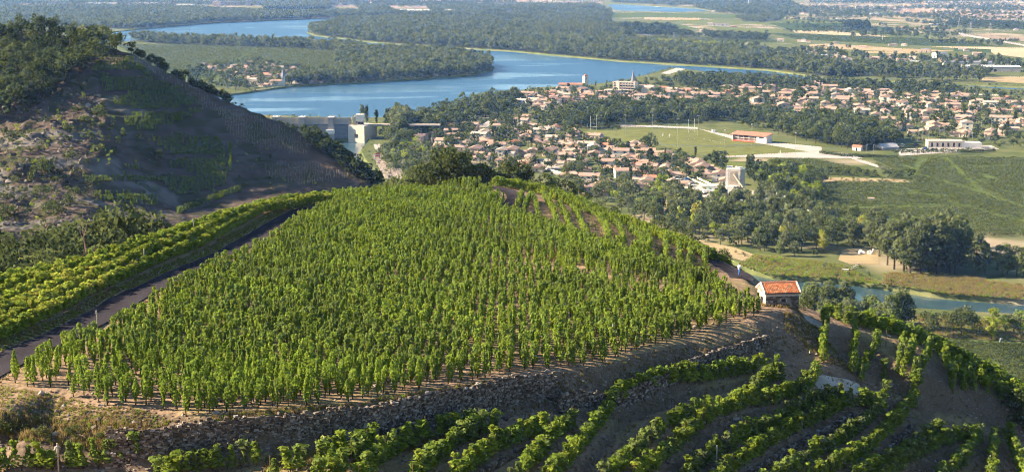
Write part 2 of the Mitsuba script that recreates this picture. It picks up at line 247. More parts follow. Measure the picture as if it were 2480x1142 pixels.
ROOFC = [(.47, .31, .235), (.41, .29, .235), (.53, .375, .295), (.47, .22, .145), (.33, .235, .20), (.56, .46, .38), (.66, .66, .66), (.25, .26, .30)]
scene['roof_tile'] = {'type': 'twosided', 'bsdf': {'type': 'diffuse', 'reflectance': proc(lambda p, n, uv: pal(uv.x, ROOFC) * (0.72 + 0.5 * fbm(p.x / 1.1, p.y / 1.1, p.z / 0.5, 2)))}}
# small painted, metal and glass things share one glossy paint whose colour comes from the part
PAINT = [(.02, .022, .025), (.75, .75, .73), (.55, .06, .04), (.05, .16, .45), (.05, .30, .24), (.34, .33, .31), (.60, .50, .34), (.70, .45, .36)]
scene['paint'] = {'type': 'twosided', 'bsdf': {'type': 'principled', 'base_color': proc(lambda p, n, uv: pal(uv.x, PAINT) * (0.85 + 0.25 * noise(p.x * 1.5, p.y * 1.5, p.z * 1.5))), 'roughness': 0.45, 'specular': 0.4}}
def U(k, n=8): return (k + 0.5) / n
def uvof(m, k, n=8, v=0.5):
    nv = len(m.vertices); u = np.full((nv, 2), v, float); u[:, 0] = U(k, n) if np.isscalar(k) else k; return u
def part(key, m, bsdf, k, n=8, smooth=False):          # one mesh of one palette colour
    scene[key] = mikit.ply(m, bsdf, smooth=smooth, uv=uvof(m, k, n)); return key
# ---------------------------------------------------------------- plants: leaf cards on clumps, trunks, prototypes
def cards(c, n, s, u, rng, tri=False, flat=0.55):
    """Leaf-sized faces at the points c, facing roughly along n, of size s, palette colour u (each an array or a number)."""
    k = len(c); n = n + rng.normal(size=(k, 3)) * flat; n /= np.linalg.norm(n, axis=1, keepdims=True) + 1e-9
    a = np.cross(n, rng.normal(size=(k, 3))); a /= np.linalg.norm(a, axis=1, keepdims=True) + 1e-9
    b = np.cross(n, a); s = np.broadcast_to(s, (k,))[:, None] * rng.uniform(0.7, 1.3, (k, 1))
    q = [c + a * s, c + b * s * 0.8, c - a * s, c - b * s * 0.8] if not tri else [c + a * s, c - a * s * 0.5 + b * s * 0.8, c - a * s * 0.5 - b * s * 0.8]
    m = len(q); v = np.stack(q, 1).reshape(-1, 3); i = np.arange(k) * m
    f = np.c_[i, i + 1, i + 2] if tri else np.vstack([np.c_[i, i + 1, i + 2], np.c_[i, i + 2, i + 3]])
    uv = np.repeat(np.c_[np.broadcast_to(u, (k,)) + rng.normal(size=k) * 0.02, rng.uniform(0.1, 0.9, k)], m, axis=0)
    return v, f, uv
def merge(parts):
    vs, fs, us, o = [], [], [], 0
    for v, f, u in parts: vs.append(v); fs.append(np.asarray(f) + o); us.append(u); o += len(v)
    return np.vstack(vs), np.vstack(fs), np.vstack(us)
def wood(ms, u=U(7)):
    m = cat(ms); return np.array(m.vertices), np.array(m.faces), np.c_[np.full(len(m.vertices), u), np.full(len(m.vertices), 0.4)]
def put(key, vfu, bsdf='leaf'): scene[key] = mikit.ply((vfu[0], vfu[1]), bsdf, uv=vfu[2]); return key
def shape_of(vfu, bsdf='leaf'): return mikit.ply((vfu[0], vfu[1]), bsdf, uv=vfu[2])
TREES = {  # height 1: (clumps, spread, half height, centre, clump radius), palette
 'broad': (15, .36, .30, .62, .17, U(1.6)), 'oak': (14, .42, .33, .58, .18, U(1.05)), 'poplar': (20, .20, .40, .56, .125, U(2.2)), 'willow': (16, .27, .36, .55, .15, U(2.9)),
 'column': (12, .055, .42, .54, .075, U(1.2)), 'pine': (16, .20, .36, .58, .13, U(.3)), 'umbrella': (10, .40, .09, .84, .15, U(1.0)), 'bush': (9, .48, .25, .42, .24, U(1.7)), 'dry': (12, .30, .34, .55, .15, U(4.6)), 'fruit': (7, .46, .25, .46, .24, U(2.1)), 'golden': (14, .20, .38, .56, .13, U(4.9))}
def tree(kind, seed, lod):
    """(crown, trunk) of a tree 1 m tall: clumps of leaf cards round an uneven volume, and a tapered trunk with limbs."""
    rng = np.random.default_rng(seed); k, rx, rz, zc, rc, u = TREES[kind]
    if lod == 2: k = max(5, k // 2); rc *= 1.25
    d = rng.normal(size=(k, 3)); d /= np.linalg.norm(d, axis=1, keepdims=True); rad = rng.uniform(0.25, 1.0, (k, 1)) ** 0.5
    c = d * rad * (rx, rx, rz) * (rng.uniform(.85, 1.15), rng.uniform(.85, 1.15), 1) + (0, 0, zc)
    if kind in ('pine', 'column', 'poplar', 'golden'): c[:, :2] *= np.clip(1.35 - (c[:, 2:] - .1) * (.9 if kind != 'pine' else 1.25), .15, 1.2)
    per, s = {0: (110, .026), 1: (42, .042), 2: (13, .085)}[lod]
    if kind in ('column',): per = int(per * .8)
    parts = []; du = rng.uniform(-.05, .05)
    for q in c:
        r = rc * rng.uniform(.7, 1.25); n = rng.normal(size=(per, 3)); n[:, 2] += .35; n /= np.linalg.norm(n, axis=1, keepdims=True)
        p = q + n * r * rng.uniform(.55, 1.08, (per, 1)) * (1, 1, .82 if kind != 'column' else 1.6); p[:, 2] = np.maximum(p[:, 2], .03)
        parts.append(cards(p, n, s * (1.25 if rc > .2 else 1), u + du + rng.normal() * .022, rng, tri=lod > 0))
    crown = merge(parts)
    z0 = c[:, 2].min(); t = [bar((0, 0, -.03), (0, 0, zc), .022, 5 if lod < 2 else 3, .010)]
    if lod < 2: t += [bar((0, 0, zc * f), q * .9, .009, 4, .004) for q, f in zip(c[:5], rng.uniform(.5, .9, 5))]
    return crown, wood(t)
GROUPS = {}
def proto(kind, i, lod, parts):
    """A shapegroup of one tree: with trunk and crown apart, or as one mesh for masses."""
    key = f'plant_{kind}_{i}_{lod}_{int(parts)}'
    if key not in GROUPS:
        crown, trunk = tree(kind, 100 * i + lod + len(kind), lod); GROUPS[key] = 1
        scene[key] = {'type': 'shapegroup', **({'crown': shape_of(crown), 'trunk': shape_of(trunk)} if parts else {'mass': shape_of(merge([crown, trunk]))})}
    return key
def xf(x, y, z, rz=0.0, s=1.0, sz=None, tilt=0.0, ta=0.0):
    c, n = math.cos(rz), math.sin(rz); sz = s if sz is None else sz
    m = np.array([[c * s, -n * s, tilt * math.cos(ta) * sz, x], [n * s, c * s, tilt * math.sin(ta) * sz, y], [0, 0, sz, z], [0, 0, 0, 1.0]]); return T(m)
def inst(key, group, m): scene[key] = {'type': 'instance', 'g': {'type': 'ref', 'id': group}, 'to_world': m}; return key
ALL_TREES = []                                         # (x, y, z, height, kind, zone): sorted into things and masses at the end
def plant(x, y, z, h, kind, zone): ALL_TREES.append((float(x), float(y), float(z), float(h), kind, zone))
def scatter(poly, spacing, rng, jitter=.45):
    x0, y0, x1, y1 = poly.bounds; gx, gy = np.meshgrid(np.arange(x0, x1, spacing), np.arange(y0, y1, spacing))
    p = np.c_[gx.ravel(), gy.ravel()] + rng.uniform(-jitter, jitter, (gx.size, 2)) * spacing
    return p[shapely.contains_xy(poly, p[:, 0], p[:, 1])]
def in_view(x, y, z=3.0, m=80):
    px, py, d = pix(x, y, z); return (px > -m) & (px < 2480 + m) & (py > -m) & (py < 1142 + m * 2) & (d > 5)
# the grapevine: a gnarled stem, a tall stake and a narrow column of leaves
def vine(seed, leaves, size):
    rng = np.random.default_rng(seed); h = rng.uniform(1.8, 2.25)
    z = rng.uniform(.12, 1, leaves) ** .85 * h; a = rng.uniform(0, 2 * np.pi, leaves); w = .235 * (0.75 + .5 * np.sin(z * rng.uniform(2.5, 4) + rng.uniform(0, 6))) * np.clip((h - z) * 4 + .55, .3, 1)
    r = w * rng.uniform(.45, 1.05, leaves); n = np.c_[np.cos(a), np.sin(a), np.full(leaves, .35)]
    c = np.c_[np.cos(a) * r + (z - 1) * rng.normal() * .05, np.sin(a) * r + (z - 1) * rng.normal() * .05, z]
    foliage = cards(c, n, size, U(4.0) + rng.normal() * .022, rng)
    trunk = wood([bar((0, 0, -.1), (.05, .02, .35), .045, 5, .035), bar((.05, .02, .35), (0, .05, .8), .035, 5, .02)], U(7)); stake = wood([bar((.06, 0, -.15), (.06, 0, h * rng.uniform(.92, 1.08)), .022, 4)], U(6.6))
    return foliage, trunk, stake
def hedge(line, h, w, per_m, size, rng, u, gaps=0.0):
    """Foliage of a row of vines along a ground line (x, y, z): leaves on an uneven wall of clumps."""
    L = np.linalg.norm(np.diff(line[:, :2], axis=0), axis=1).sum(); s = np.r_[0, np.cumsum(np.linalg.norm(np.diff(line[:, :2], axis=0), axis=1))]
    k = int(L * per_m); t = rng.uniform(0, L, k); ph = rng.uniform(0, 99); bumps = np.clip(.55 + .5 * np.cos(2 * np.pi * (t / .95 + .35 * meshkit.noise(np.c_[t / 1.3 + ph, t * 0, t * 0], 9))) * meshkit.noise(np.c_[t / .95 + ph, t * 0, t * 0], 3) + .35 * (meshkit.noise(np.c_[t / .3 + ph, t * 0, t * 0], 4) - .5), 0, 1.1); big = meshkit.noise(np.c_[t / 2.3 + ph, t * 0, t * 0], 5)
    ok = big > gaps; t, bumps, big = t[ok], bumps[ok], big[ok]; k = len(t)
    p = np.stack([np.interp(t, s, line[:, i]) for i in range(3)], 1); nn = normals2(line); nx = np.stack([np.interp(t, s, nn[:, i]) for i in range(2)], 1)
    top = h * (.62 + .46 * bumps + .20 * big); z = rng.uniform(.10, 1, k) ** .75 * top; side = rng.choice([-1, 1], k)
    off = side * w * (.55 + .5 * bumps) * rng.uniform(.5, 1.05, k) * np.sqrt(np.clip((top - z) / .35, .12, 1))
    z = z + (rng.random(k) < .05) * rng.uniform(0, .35, k); c = p + np.c_[nx * off[:, None], z]; n = np.c_[nx * side[:, None], .25 + .8 * (z > top * .86)]
    return cards(c, n, size, u + (big - .5) * .06, rng)
# ---------------------------------------------------------------- the near hill: ground, road, walls, vines
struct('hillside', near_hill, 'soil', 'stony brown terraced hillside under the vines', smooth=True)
struct('rocky_hill', mid_hill, 'crag', 'steep rocky hill with shaded terraces left of the valley', smooth=True)
struct('far_hill', far_terrain, 'crag', 'dry rocky hills round the vineyard and the ravine', smooth=True)
def ribbon(c, w0, w1, dz, bsdf, base, label, rows=5, level=True):
    n = normals2(c); t = np.linspace(w0, w1, rows); xy = c[:, None, :2] + n[:, None] * t[None, :, None]
    z = ground(xy[..., 0], xy[..., 1]); z = (np.maximum(z, z.mean(1, keepdims=True)) if level else z) + dz
    v = np.dstack([xy, z]).reshape(-1, 3); i = (np.arange(len(c) - 1)[:, None] * rows + np.arange(rows - 1)).ravel()
    top = quads(v, np.c_[i, i + 1, i + rows + 1, i + rows][:, ::-1]); lo = top.copy(); lo.vertices[:, 2] -= .25
    e = [(i0, i0 + rows) for i0 in range(0, (len(c) - 1) * rows, rows)] + [(i0 + rows - 1 + rows, i0 + rows - 1) for i0 in range(0, (len(c) - 1) * rows, rows)]
    nv = len(v); m = trimesh.Trimesh(np.vstack([v, lo.vertices]), np.vstack([top.faces] + [[[a, b, b + nv], [a, b + nv, a + nv]] for a, b in e]), process=False)
    return struct(base, m, bsdf, label, smooth=25)
road_left = spline([at(x, y, z) for x, y, z in ROADL], 1.0)
ribbon(road_left, .05, 3.55, .10, 'asphalt', 'road', 'dark asphalt lane running along the left of the vine plot')
ribbon(spline([at(x, y, z) for x, y, z in CURVE], .5), -1.75, 1.75, .10, 'asphalt', 'road', 'dark asphalt bend behind the far end of the plot')
LOW = spline([at(1722, 624, 90.3), at(1745, 638, 90.8), at(1770, 652, 91.5), at(1790, 664, 92.3), at(1800, 672, 93.2)], .5)
ribbon(LOW, -1.6, 1.9, .10, 'asphalt', 'road', 'shaded asphalt lane below the right hand terraces')
scene['pale_track'] = {'type': 'twosided', 'bsdf': {'type': 'diffuse', 'reflectance': proc(lambda p, n, uv: mix((.40, .34, .27), (.58, .54, .48), fbm(p.x / 1.2, p.y / 1.2, 0.0, 2)))}}
ribbon(spline([at(1945, 767, 98.6), at(1968, 775, 98.2), at(1990, 790, 97.6)], .5), -.9, .9, .04, 'pale_track', 'path', 'pale gravel path dropping right of the stone hut', 5, False)
ribbon(spline([at(1972, 921, 95.6), at(2020, 930, 94.9), at(2090, 946, 93.8)], .5), -.8, .8, .04, 'pale_track', 'path', 'pale concrete path between the lower rows and the right hand block', 5, False)

# dry stone walls: every stone a chipped block of its own
def stones(top, foot, size, rng, batter=.25):
    """Blocks laid in courses between a top line and a foot line."""
    vs, fs, us, o = [], [], [], 0; cube = np.array([[x, y, z] for x in (-.5, .5) for y in (-.5, .5) for z in (-.5, .5)])
    F6 = np.array([[0, 1, 3], [0, 3, 2], [4, 6, 7], [4, 7, 5], [0, 4, 5], [0, 5, 1], [2, 3, 7], [2, 7, 6], [1, 5, 7], [1, 7, 3]])
    n = normals2(top); L = np.r_[0, np.cumsum(np.linalg.norm(np.diff(top[:, :2], axis=0), axis=1))]; hgt = (top[:, 2] - foot)
    for row in range(int(hgt.max() / (size * .62)) + 1):
        s = rng.uniform(0, size)
        while s < L[-1]:
            w = size * rng.uniform(.5, 1.9); h = size * rng.uniform(.45, .9); i = min(int(np.searchsorted(L, s)), len(top) - 1); up = row * size * .62
            if up < hgt[i] + rng.normal() * .12:
                t = (top[min(i + 1, len(top) - 1), :2] - top[max(i - 1, 0), :2]); a = math.atan2(t[1], t[0]) + rng.normal() * .12; c, q = math.cos(a), math.sin(a)
                v = (cube + rng.normal(size=(8, 3)) * .09) * (w, size * 1.1, h); x = v[:, 0] * c - v[:, 1] * q; y = v[:, 0] * q + v[:, 1] * c
                p = np.array([np.interp(s, L, top[:, 0]), np.interp(s, L, top[:, 1])]) + n[i] * ((hgt[i] - up) * batter + rng.normal() * .045)
                vs.append(np.c_[x + p[0], y + p[1], v[:, 2] + foot[i] + up + h / 2]); fs.append(F6 + o); o += 8; us.append(np.tile([rng.uniform(0.05, .95) ** 1.3, .5], (8, 1)))
            s += w * 1.02
    return np.vstack(vs), np.vstack(fs), np.vstack(us)
def dry_wall(top, h, size, label, seed, out=.75):
    rng = np.random.default_rng(seed); k = name('dry_stone_wall'); n = normals2(top)
    foot = ground(top[:, 0] + n[:, 0] * out, top[:, 1] + n[:, 1] * out) - .12; tz = np.minimum(top[:, 2] + .08 + (meshkit.noise(np.c_[top[:, :2] / 2.5, top[:, 0] * 0], 2) - .5) * .3, foot + h)
    v = stones(np.c_[top[:, :2] + n * .12, np.maximum(tz, foot + .3)], foot, size, rng, .10)
    put(k + '__stones', v, 'stone'); labels[k + '__stones'] = {'kind': 'stuff'}; tag(k, label, 'wall')
e = dense(EDGE, .5); nE = normals2(e)
i0, i1 = np.argmin(abs(e[:, 0] + 29)), np.argmin(abs(e[:, 0] - 3.5))
dry_wall(np.c_[e[i0:i1, :2] + nE[i0:i1] * 1.0, e[i0:i1, 2]], 3.2, .20, 'long grey dry stone wall holding up the front of the big plot', 1)
i2, i3 = np.argmin(abs(e[:, 0] - 3)), np.argmin(abs(e[:, 0] - 25))
dry_wall(np.c_[e[i2:i3, :2] + nE[i2:i3] * 2.4, e[i2:i3, 2] - 1.1], 2.0, .20, 'shaded dry stone wall low on the bank below the stone hut side of the plot', 2)
i4, i5 = np.argmin(abs(e[:, 0] + 47)), np.argmin(abs(e[:, 0] + 37))
dry_wall(np.c_[e[i4:i5, :2] + nE[i4:i5] * 2.0, e[i4:i5, 2] - .9], 1.5, .25, 'grey dry stone wall at the bottom left corner behind the vines', 3)
for k, (a, b), txt in (('E', (.1, .9), 'dry stone wall under the fifth terrace row at the bottom edge'), ('J', (.05, .75), 'dark dry stone wall under the dark row in the lower right terraces'), ('K', (.1, .9), 'dry stone wall under a pale lit row in the lower right terraces'), ('M', (.2, .8), 'low dry stone wall under the long row that ends at the bare path')):
    q = dense(ROWLINE[k], .5); q = q[int(len(q) * a):int(len(q) * b)]; n_ = normals2(q)
    dry_wall(np.c_[q[:, :2] + n_ * .85, q[:, 2] - .05], 1.2, .25, txt, ord(k), .5)

# loose stones on the banks
rng = np.random.default_rng(31); pts = []
for _ in range(5200):
    px, py = rng.uniform(0, 2480), rng.uniform(760, 1142); pts.append((px, py))
pts = np.array(pts); pts = pts[(pts[:, 1] > 700 + (1880 - pts[:, 0]) * .14)]
vs, fs, us, o = [], [], [], 0; ico = trimesh.creation.icosahedron()
for px, py in pts:
    h_ = hit(px, py, 85, 190)
    if h_ is None: continue
    s = rng.uniform(.04, .13) * (2.2 if rng.random() < .04 else 1); v = ico.vertices * (s * rng.uniform(.8, 1.5), s, s * .7) + rng.normal(size=(12, 3)) * s * .18 + h_ + (0, 0, s * .25)
    vs.append(v); fs.append(ico.faces + o); o += 12; us.append(np.tile([rng.uniform(.2, .98), .5], (12, 1)))
put('loose_stones', (np.vstack(vs), np.vstack(fs), np.vstack(us)), 'stone'); tag('loose_stones', 'loose stones strewn over the bare banks between the terraces', 'stones', kind='stuff')

def plants_row(line, rng, du=0.0, gaps=.06, wide=1.35, tall=.92, step=.92):
    """A row of separate vines, each with its own leaves, leaning a little into its neighbours."""
    q = dense(line, .1); L = np.r_[0, np.cumsum(np.linalg.norm(np.diff(q[:, :2], axis=0), axis=1))]; out, s, weak = [], rng.uniform(0, .5), 0
    while s < L[-1]:
        if rng.random() > gaps:
            v, f, u = VP[rng.integers(8)][0]; i = min(int(np.searchsorted(L, s)), len(q) - 1); a = rng.uniform(0, 6.28); c, n = math.cos(a), math.sin(a); w = wide * rng.uniform(.8, 1.2); h = tall * rng.uniform(.82, 1.12)
            x = np.c_[(v[:, 0] * c - v[:, 1] * n) * w, (v[:, 0] * n + v[:, 1] * c) * w, v[:, 2] * h]; x[:, :2] += rng.normal(size=2) * .05 * x[:, 2:]; out.append((x + q[i] + (rng.normal() * .1, rng.normal() * .1, 0), f, u + (du + rng.normal() * .02, 0)))
        s += step * rng.uniform(.8, 1.25)
    return merge(out)
# ---- vines of the big plot
VP = [vine(k, 135, .112) for k in range(8)]; VN = [vine(40 + k, 230, .085) for k in range(6)]
for k, (a, b, c) in enumerate(VP): scene[f'vine_mass_{k}'] = {'type': 'shapegroup', 'mass': shape_of(merge([a, b, c]))}
for k, (a, b, c) in enumerate(VN): scene[f'vine_one_{k}'] = {'type': 'shapegroup', 'foliage': shape_of(a), 'trunk': shape_of(b), 'stake': shape_of(c)}
right_road = road_left[:, :2] + normals2(road_left) * 5.5
back = np.array([at(x, y, z)[:2] for x, y, z in [(790, 487, 95.2), (860, 474, 94.2), (950, 466, 93.1), (1050, 468, 92.8), (1150, 474, 93), (1190, 482, 93.2)]])
RN_ = -normals2(RIDGE) * 2.2 if normals2(RIDGE)[0, 0] < 0 else normals2(RIDGE) * -2.2
plot = Polygon(np.vstack([e[(e[:, 0] > -41.5)][:, :2] - nE[(e[:, 0] > -41.5)] * .6, (RIDGE[:, :2] + RN_)[::-1], back[::-1], right_road[(right_road[:, 1] < 245) & (right_road[:, 1] > 112)][::-1]])).buffer(0)
cut = np.array([at(x, y, z)[:2] for x, y, z in [(-60, 948, 104.5), (30, 925, 104.5), (140, 950, 104.3), (240, 975, 104.2), (330, 985, 104), (480, 1008, 104), (480, 1100, 102), (-60, 1150, 102)]])
plot = plot.difference(Polygon(cut).buffer(0))
strip = LineString([at(x, y, 99.9)[:2] for x, y in [(1240, 622), (1289, 632), (1359, 643), (1408, 660), (1464, 674), (1520, 692), (1590, 704), (1660, 716), (1765, 735)]]).buffer(3.6)
strip2 = LineString([at(x, y, 99.3)[:2] for x, y in [(600, 612), (680, 606), (760, 606), (880, 612)]]).buffer(2.4)
track = LineString([at(1800, 690, 97)[:2], at(1828, 718, 99.8)[:2], at(1850, 745, 100.4)[:2]]).buffer(1.8)
rng = np.random.default_rng(11)
v_ = scatter(shapely.affinity.scale(plot, 1 / 1.06, 1 / .90, origin=(0, 0)), 1.0, rng, .27) * (1.06, .90)
s1, s2, s3 = (shapely.contains_xy(q, v_[:, 0], v_[:, 1]) for q in (strip, strip2, track))
colm = (np.abs((v_[:, 0] + v_[:, 1] * .12) / 2.9 % 1 - .5) < .2)
keep = (~s1 | colm) & (~s2 | (colm & (rng.random(len(v_)) < .7))) & ~s3 & (rng.random(len(v_)) < .95)
keep &= (meshkit.noise(np.c_[v_ / 7.0, v_[:, 0] * 0], 4) > .14) | (rng.random(len(v_)) < .5)
hutx, huty, _ = at(1885, 735, 100.4); keep &= np.hypot(v_[:, 0] - hutx, v_[:, 1] - huty) > 3.6
v_ = v_[keep]
extra = [scatter(LineString(RIDGE[2:-3, :2] + RN_[2:-3] * .4).buffer(2.6), .95, rng, .4)]                                             # the small parcels round the mound at the far end, and the rank against the bend
for pts_, zz in (([(1050, 470), (1090, 448), (1110, 448), (1075, 478)], 93.2), ([(1105, 446), (1150, 448), (1190, 468), (1215, 490), (1190, 496), (1140, 468)], 93.2)):
    extra.append(scatter(Polygon([at(x, y, zz)[:2] for x, y in pts_]).buffer(.5), 1.15, rng, .3))
v_ = np.vstack([v_] + extra); vz = ground(v_[:, 0], v_[:, 1])
FRONT, EL = [], LineString(EDGE[:, :2])
order = np.argsort(pix(v_[:, 0], v_[:, 1], vz)[2]); v_, vz = v_[order], vz[order]
for i, ((x, y), z) in enumerate(zip(v_, vz)):
    rz, s, sz, tl, ta = rng.uniform(0, 6.28), rng.uniform(.9, 1.3), rng.uniform(.85, 1.2), rng.uniform(0, .10), rng.uniform(0, 6.28)
    if i < 300:
        k = inst(name('grapevine'), f'vine_one_{i % 6}', xf(x, y, z, rz, s, sz, tl, ta)); tag(k, None, 'grapevine', 'grapevines in the front ranks of the big plot'); FRONT.append((k, EL.project(Point(x, y)), EL.distance(Point(x, y))))
    else: inst(f'vineyard_vines__{i:05d}', f'vine_mass_{i % 8}', xf(x, y, z, rz, s, sz, tl, ta))
RK = ['front', 'second', 'third', 'fourth', 'fifth', 'sixth', 'seventh', 'eighth', 'ninth', 'tenth', 'eleventh', 'twelfth']
for r_ in range(60):
    for j, (k, _, dd) in enumerate(sorted((q for q in FRONT if int(q[2] / 1.05) == r_), key=lambda q: q[1])): labels[k]['label'] = f'staked green grapevine, {j + 1}{"th" if 10 < (j + 1) % 100 < 14 else {1: "st", 2: "nd", 3: "rd"}.get((j + 1) % 10, "th")} from the left in the {RK[r_] if r_ < 12 else str(r_ + 1) + "th"} rank above the stone wall'
tag('vineyard_vines', 'thousands of staked grapevines covering the big plot behind its front ranks', 'grapevines', kind='stuff')
print('vines', len(v_))

# ---- rows trained as hedges
def vine_row(line, label, group, rng, du=0.0, gaps=.03, post=4.2, wide=1.8, tall=.92, step=.52):
    line = line.copy(); line[:, 2] = ground(line[:, 0], line[:, 1]); k = name('vine_row')
    put(k + '__foliage', plants_row(line, rng, du, gaps, wide, tall, step))
    q = dense(line, 1.0)[:-1]; put(k + '__trunks', wood([bar(p - (0, 0, .1), p + (rng.normal() * .08, rng.normal() * .08, .62), .04, 4, .02) for p in q])); labels[k + '__trunks'] = {'kind': 'stuff'}
    for j, p in enumerate(dense(line, post)): put(k + '__stake' + (f'_{j:03d}' if j else ''), wood([bar(p - (0, 0, .15), p + (0, 0, 2.0 * tall * rng.uniform(.98, 1.15)), .03, 4)], U(6.5)))
    tag(k, label, 'vine row', group)
rng = np.random.default_rng(17); G1 = 'vine rows on the lower terraces'
WORDS = {'Z0': 'vine row across the bottom left corner in front of the shaded bank', 'Z1': 'short vine row right of the bottom left corner row', 'A': 'thin gappy vine row leftmost of the slanting terrace rows', 'B': 'short vine row second from the left of the slanting terrace rows',
 'C': 'third slanting terrace row from the left, its top turning level below the stone wall', 'D': 'fourth slanting terrace row from the left, dark and narrow', 'E': 'fifth slanting terrace row from the left, broad and full', 'F': 'short steep vine row left of the long curving row',
 'G': 'long curving vine row, uppermost on the terraces below the wall', 'H': 'curving vine row just below the uppermost long one', 'I': 'pale lit vine row ending at the gravel heap', 'J': 'dark shaded vine row below the pale lit one', 'K': 'vine row with a gap near its upper end by the concrete path', 'L': 'long dark vine row ending right of the concrete path',
 'M': 'long sunlit vine row ending tall against the bare path', 'N': 'shaded vine row ending below the dark bare bank', 'O': 'vine row two from the bottom right pair, with tall vines at its top', 'P': 'steep vine row left of the bare corner at bottom right', 'Q': 'left of the two short steep rows in the bottom right corner', 'R': 'right of the two short steep rows in the bottom right corner'}
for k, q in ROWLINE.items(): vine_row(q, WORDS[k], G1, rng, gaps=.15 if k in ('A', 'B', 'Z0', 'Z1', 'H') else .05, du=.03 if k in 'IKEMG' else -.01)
def px_line(pts, step=1.0, near=100.0):
    p = [hit(x, y, near, 420) for x, y in pts]; p = [q for q in p if q is not None]
    return spline(np.array(p), step)
G2 = 'vine rows of the right hand block'
for pts_, txt in (([(1999, 775), (1996, 830), (1993, 885)], 'upright vine row just right of the bare gravel bank'), ([(2072, 808), (2068, 860), (2064, 908)], 'upright vine row second right of the gravel bank'), ([(2145, 838), (2110, 870), (2090, 905), (2086, 925)], 'vine row bending down to the corner of the right hand block'),
  ([(2190, 845), (2180, 870), (2172, 905)], 'short vine row in the middle of the right hand block'), ([(2246, 850), (2232, 900), (2206, 930)], 'vine row along the top of the dark bare bank'), ([(2280, 868), (2300, 910), (2308, 950)], 'vine row leaning down right of the dark bare bank'), ([(2318, 878), (2345, 920), (2361, 955)], 'second vine row right of the dark bare bank'),
  ([(2365, 900), (2400, 940), (2432, 972)], 'third vine row right of the dark bare bank'), ([(2410, 915), (2450, 960), (2490, 995)], 'outermost vine row at the right edge above the plain'), ([(2140, 912), (2138, 930)], 'stub of a vine row in the right hand block'), ([(2215, 846), (2200, 880), (2186, 918)], 'vine row between the short middle row and the bare bank'), ([(2340, 888), (2372, 930), (2396, 962)], 'vine row between the second and third right of the dark bank'), ([(2390, 905), (2425, 950), (2460, 985)], 'vine row left of the outermost right edge row'), ([(2296, 872), (2326, 915), (2338, 952)], 'vine row between the first and second right of the dark bank')):
    vine_row(px_line(pts_), txt, G2, rng, gaps=.06, wide=1.4)
n_ = normals2(CREST); q = CREST[:, :2] + n_ * -.2
for j, off in enumerate((.3, 1.9, -1.3)):
    c_ = CREST[2:].copy(); c_[:, :2] -= normals2(c_) * (off - 1.0); vine_row(c_, ['vine row along the crest in front of the river trees', 'second vine row behind the crest row above the plain', 'vine row just below the crest row on the near side'][j], 'vine rows along the right hand crest', rng)
# left of the lane
G3 = 'vine rows left of the lane'; nL = normals2(road_left); vl = dense(VINL, 1.0)
width = np.array([np.interp(y, vl[:, 1], vl[:, 0]) for y in road_left[:, 1]]) - road_left[:, 0]
for j in range(7):
    off = -(2.05 + 1.5 * j); ok = (width < off + .2) & (road_left[:, 1] > 95); c_ = road_left[ok].copy()
    if len(c_) > 12:
        c_[:, :2] += nL[ok] * off; vine_row(c_, ['vine row closest to the left side of the lane', 'second vine row left of the lane', 'third vine row left of the lane', 'fourth vine row left of the lane', 'fifth vine row left of the lane', 'sixth vine row left of the lane', 'outermost vine row left of the lane'][j], G3, rng, du=.10, gaps=.02, post=6.0, wide=1.8, tall=.74 if j == 0 else .82, step=.52)
c_ = vl[::1].copy(); vine_row(c_, 'vine row along the brink above the ravine on the left', G3, rng, du=.05, gaps=.1)
# the terraces beyond the ridge on the right
G4 = 'vine rows on the far right flank of the spur'; ORDN = ['first', 'second', 'third', 'fourth', 'fifth', 'sixth', 'seventh', 'eighth', 'ninth', 'tenth', 'eleventh', 'twelfth', 'thirteenth', 'fourteenth', 'fifteenth']
FL = [[(1266, 478), (1250, 512)], [(1284, 482), (1268, 520)], [(1292, 484), (1304, 534), (1312, 562)], [(1314, 480), (1342, 525), (1352, 566)], [(1355, 502), (1375, 550), (1389, 578)], [(1382, 503), (1408, 552), (1424, 582)], [(1438, 522), (1464, 555), (1470, 598)], [(1459, 528), (1496, 556), (1496, 600)],
      [(1520, 560), (1556, 590), (1530, 612)], [(1560, 570), (1575, 600), (1558, 618)], [(1612, 584), (1613, 632)], [(1647, 600), (1645, 640)], [(1676, 606), (1669, 652)], [(1708, 620), (1707, 655)]]
for j, p in enumerate(FL): vine_row(px_line(p, .8, 205), f'{ORDN[j]} vine row from the left on the flank beyond the ridge', G4, rng, wide=1.2, tall=.9, step=.6)
outer = spline([at(x, y, z) for x, y, z in [(1190, 448, 92.5), (1290, 466, 91.0), (1380, 497, 89.8), (1450, 522, 89.8), (1540, 550, 89.8), (1620, 582, 89.9), (1700, 618, 90.2), (1725, 632, 90.3)]], .8)
for j, off in enumerate((-.6, .5, 1.6, 2.8, 4.0, 5.2)):
    c_ = outer.copy(); c_[:, :2] += normals2(c_) * (off - 1.0) * (-1); vine_row(c_, f'{["front", "second", "third", "fourth", "fifth", "rear"][j]} vine row along the outer brink of the right flank', 'vine rows along the brink of the right flank', rng, du=.03, wide=1.3, tall=.95, step=.62)
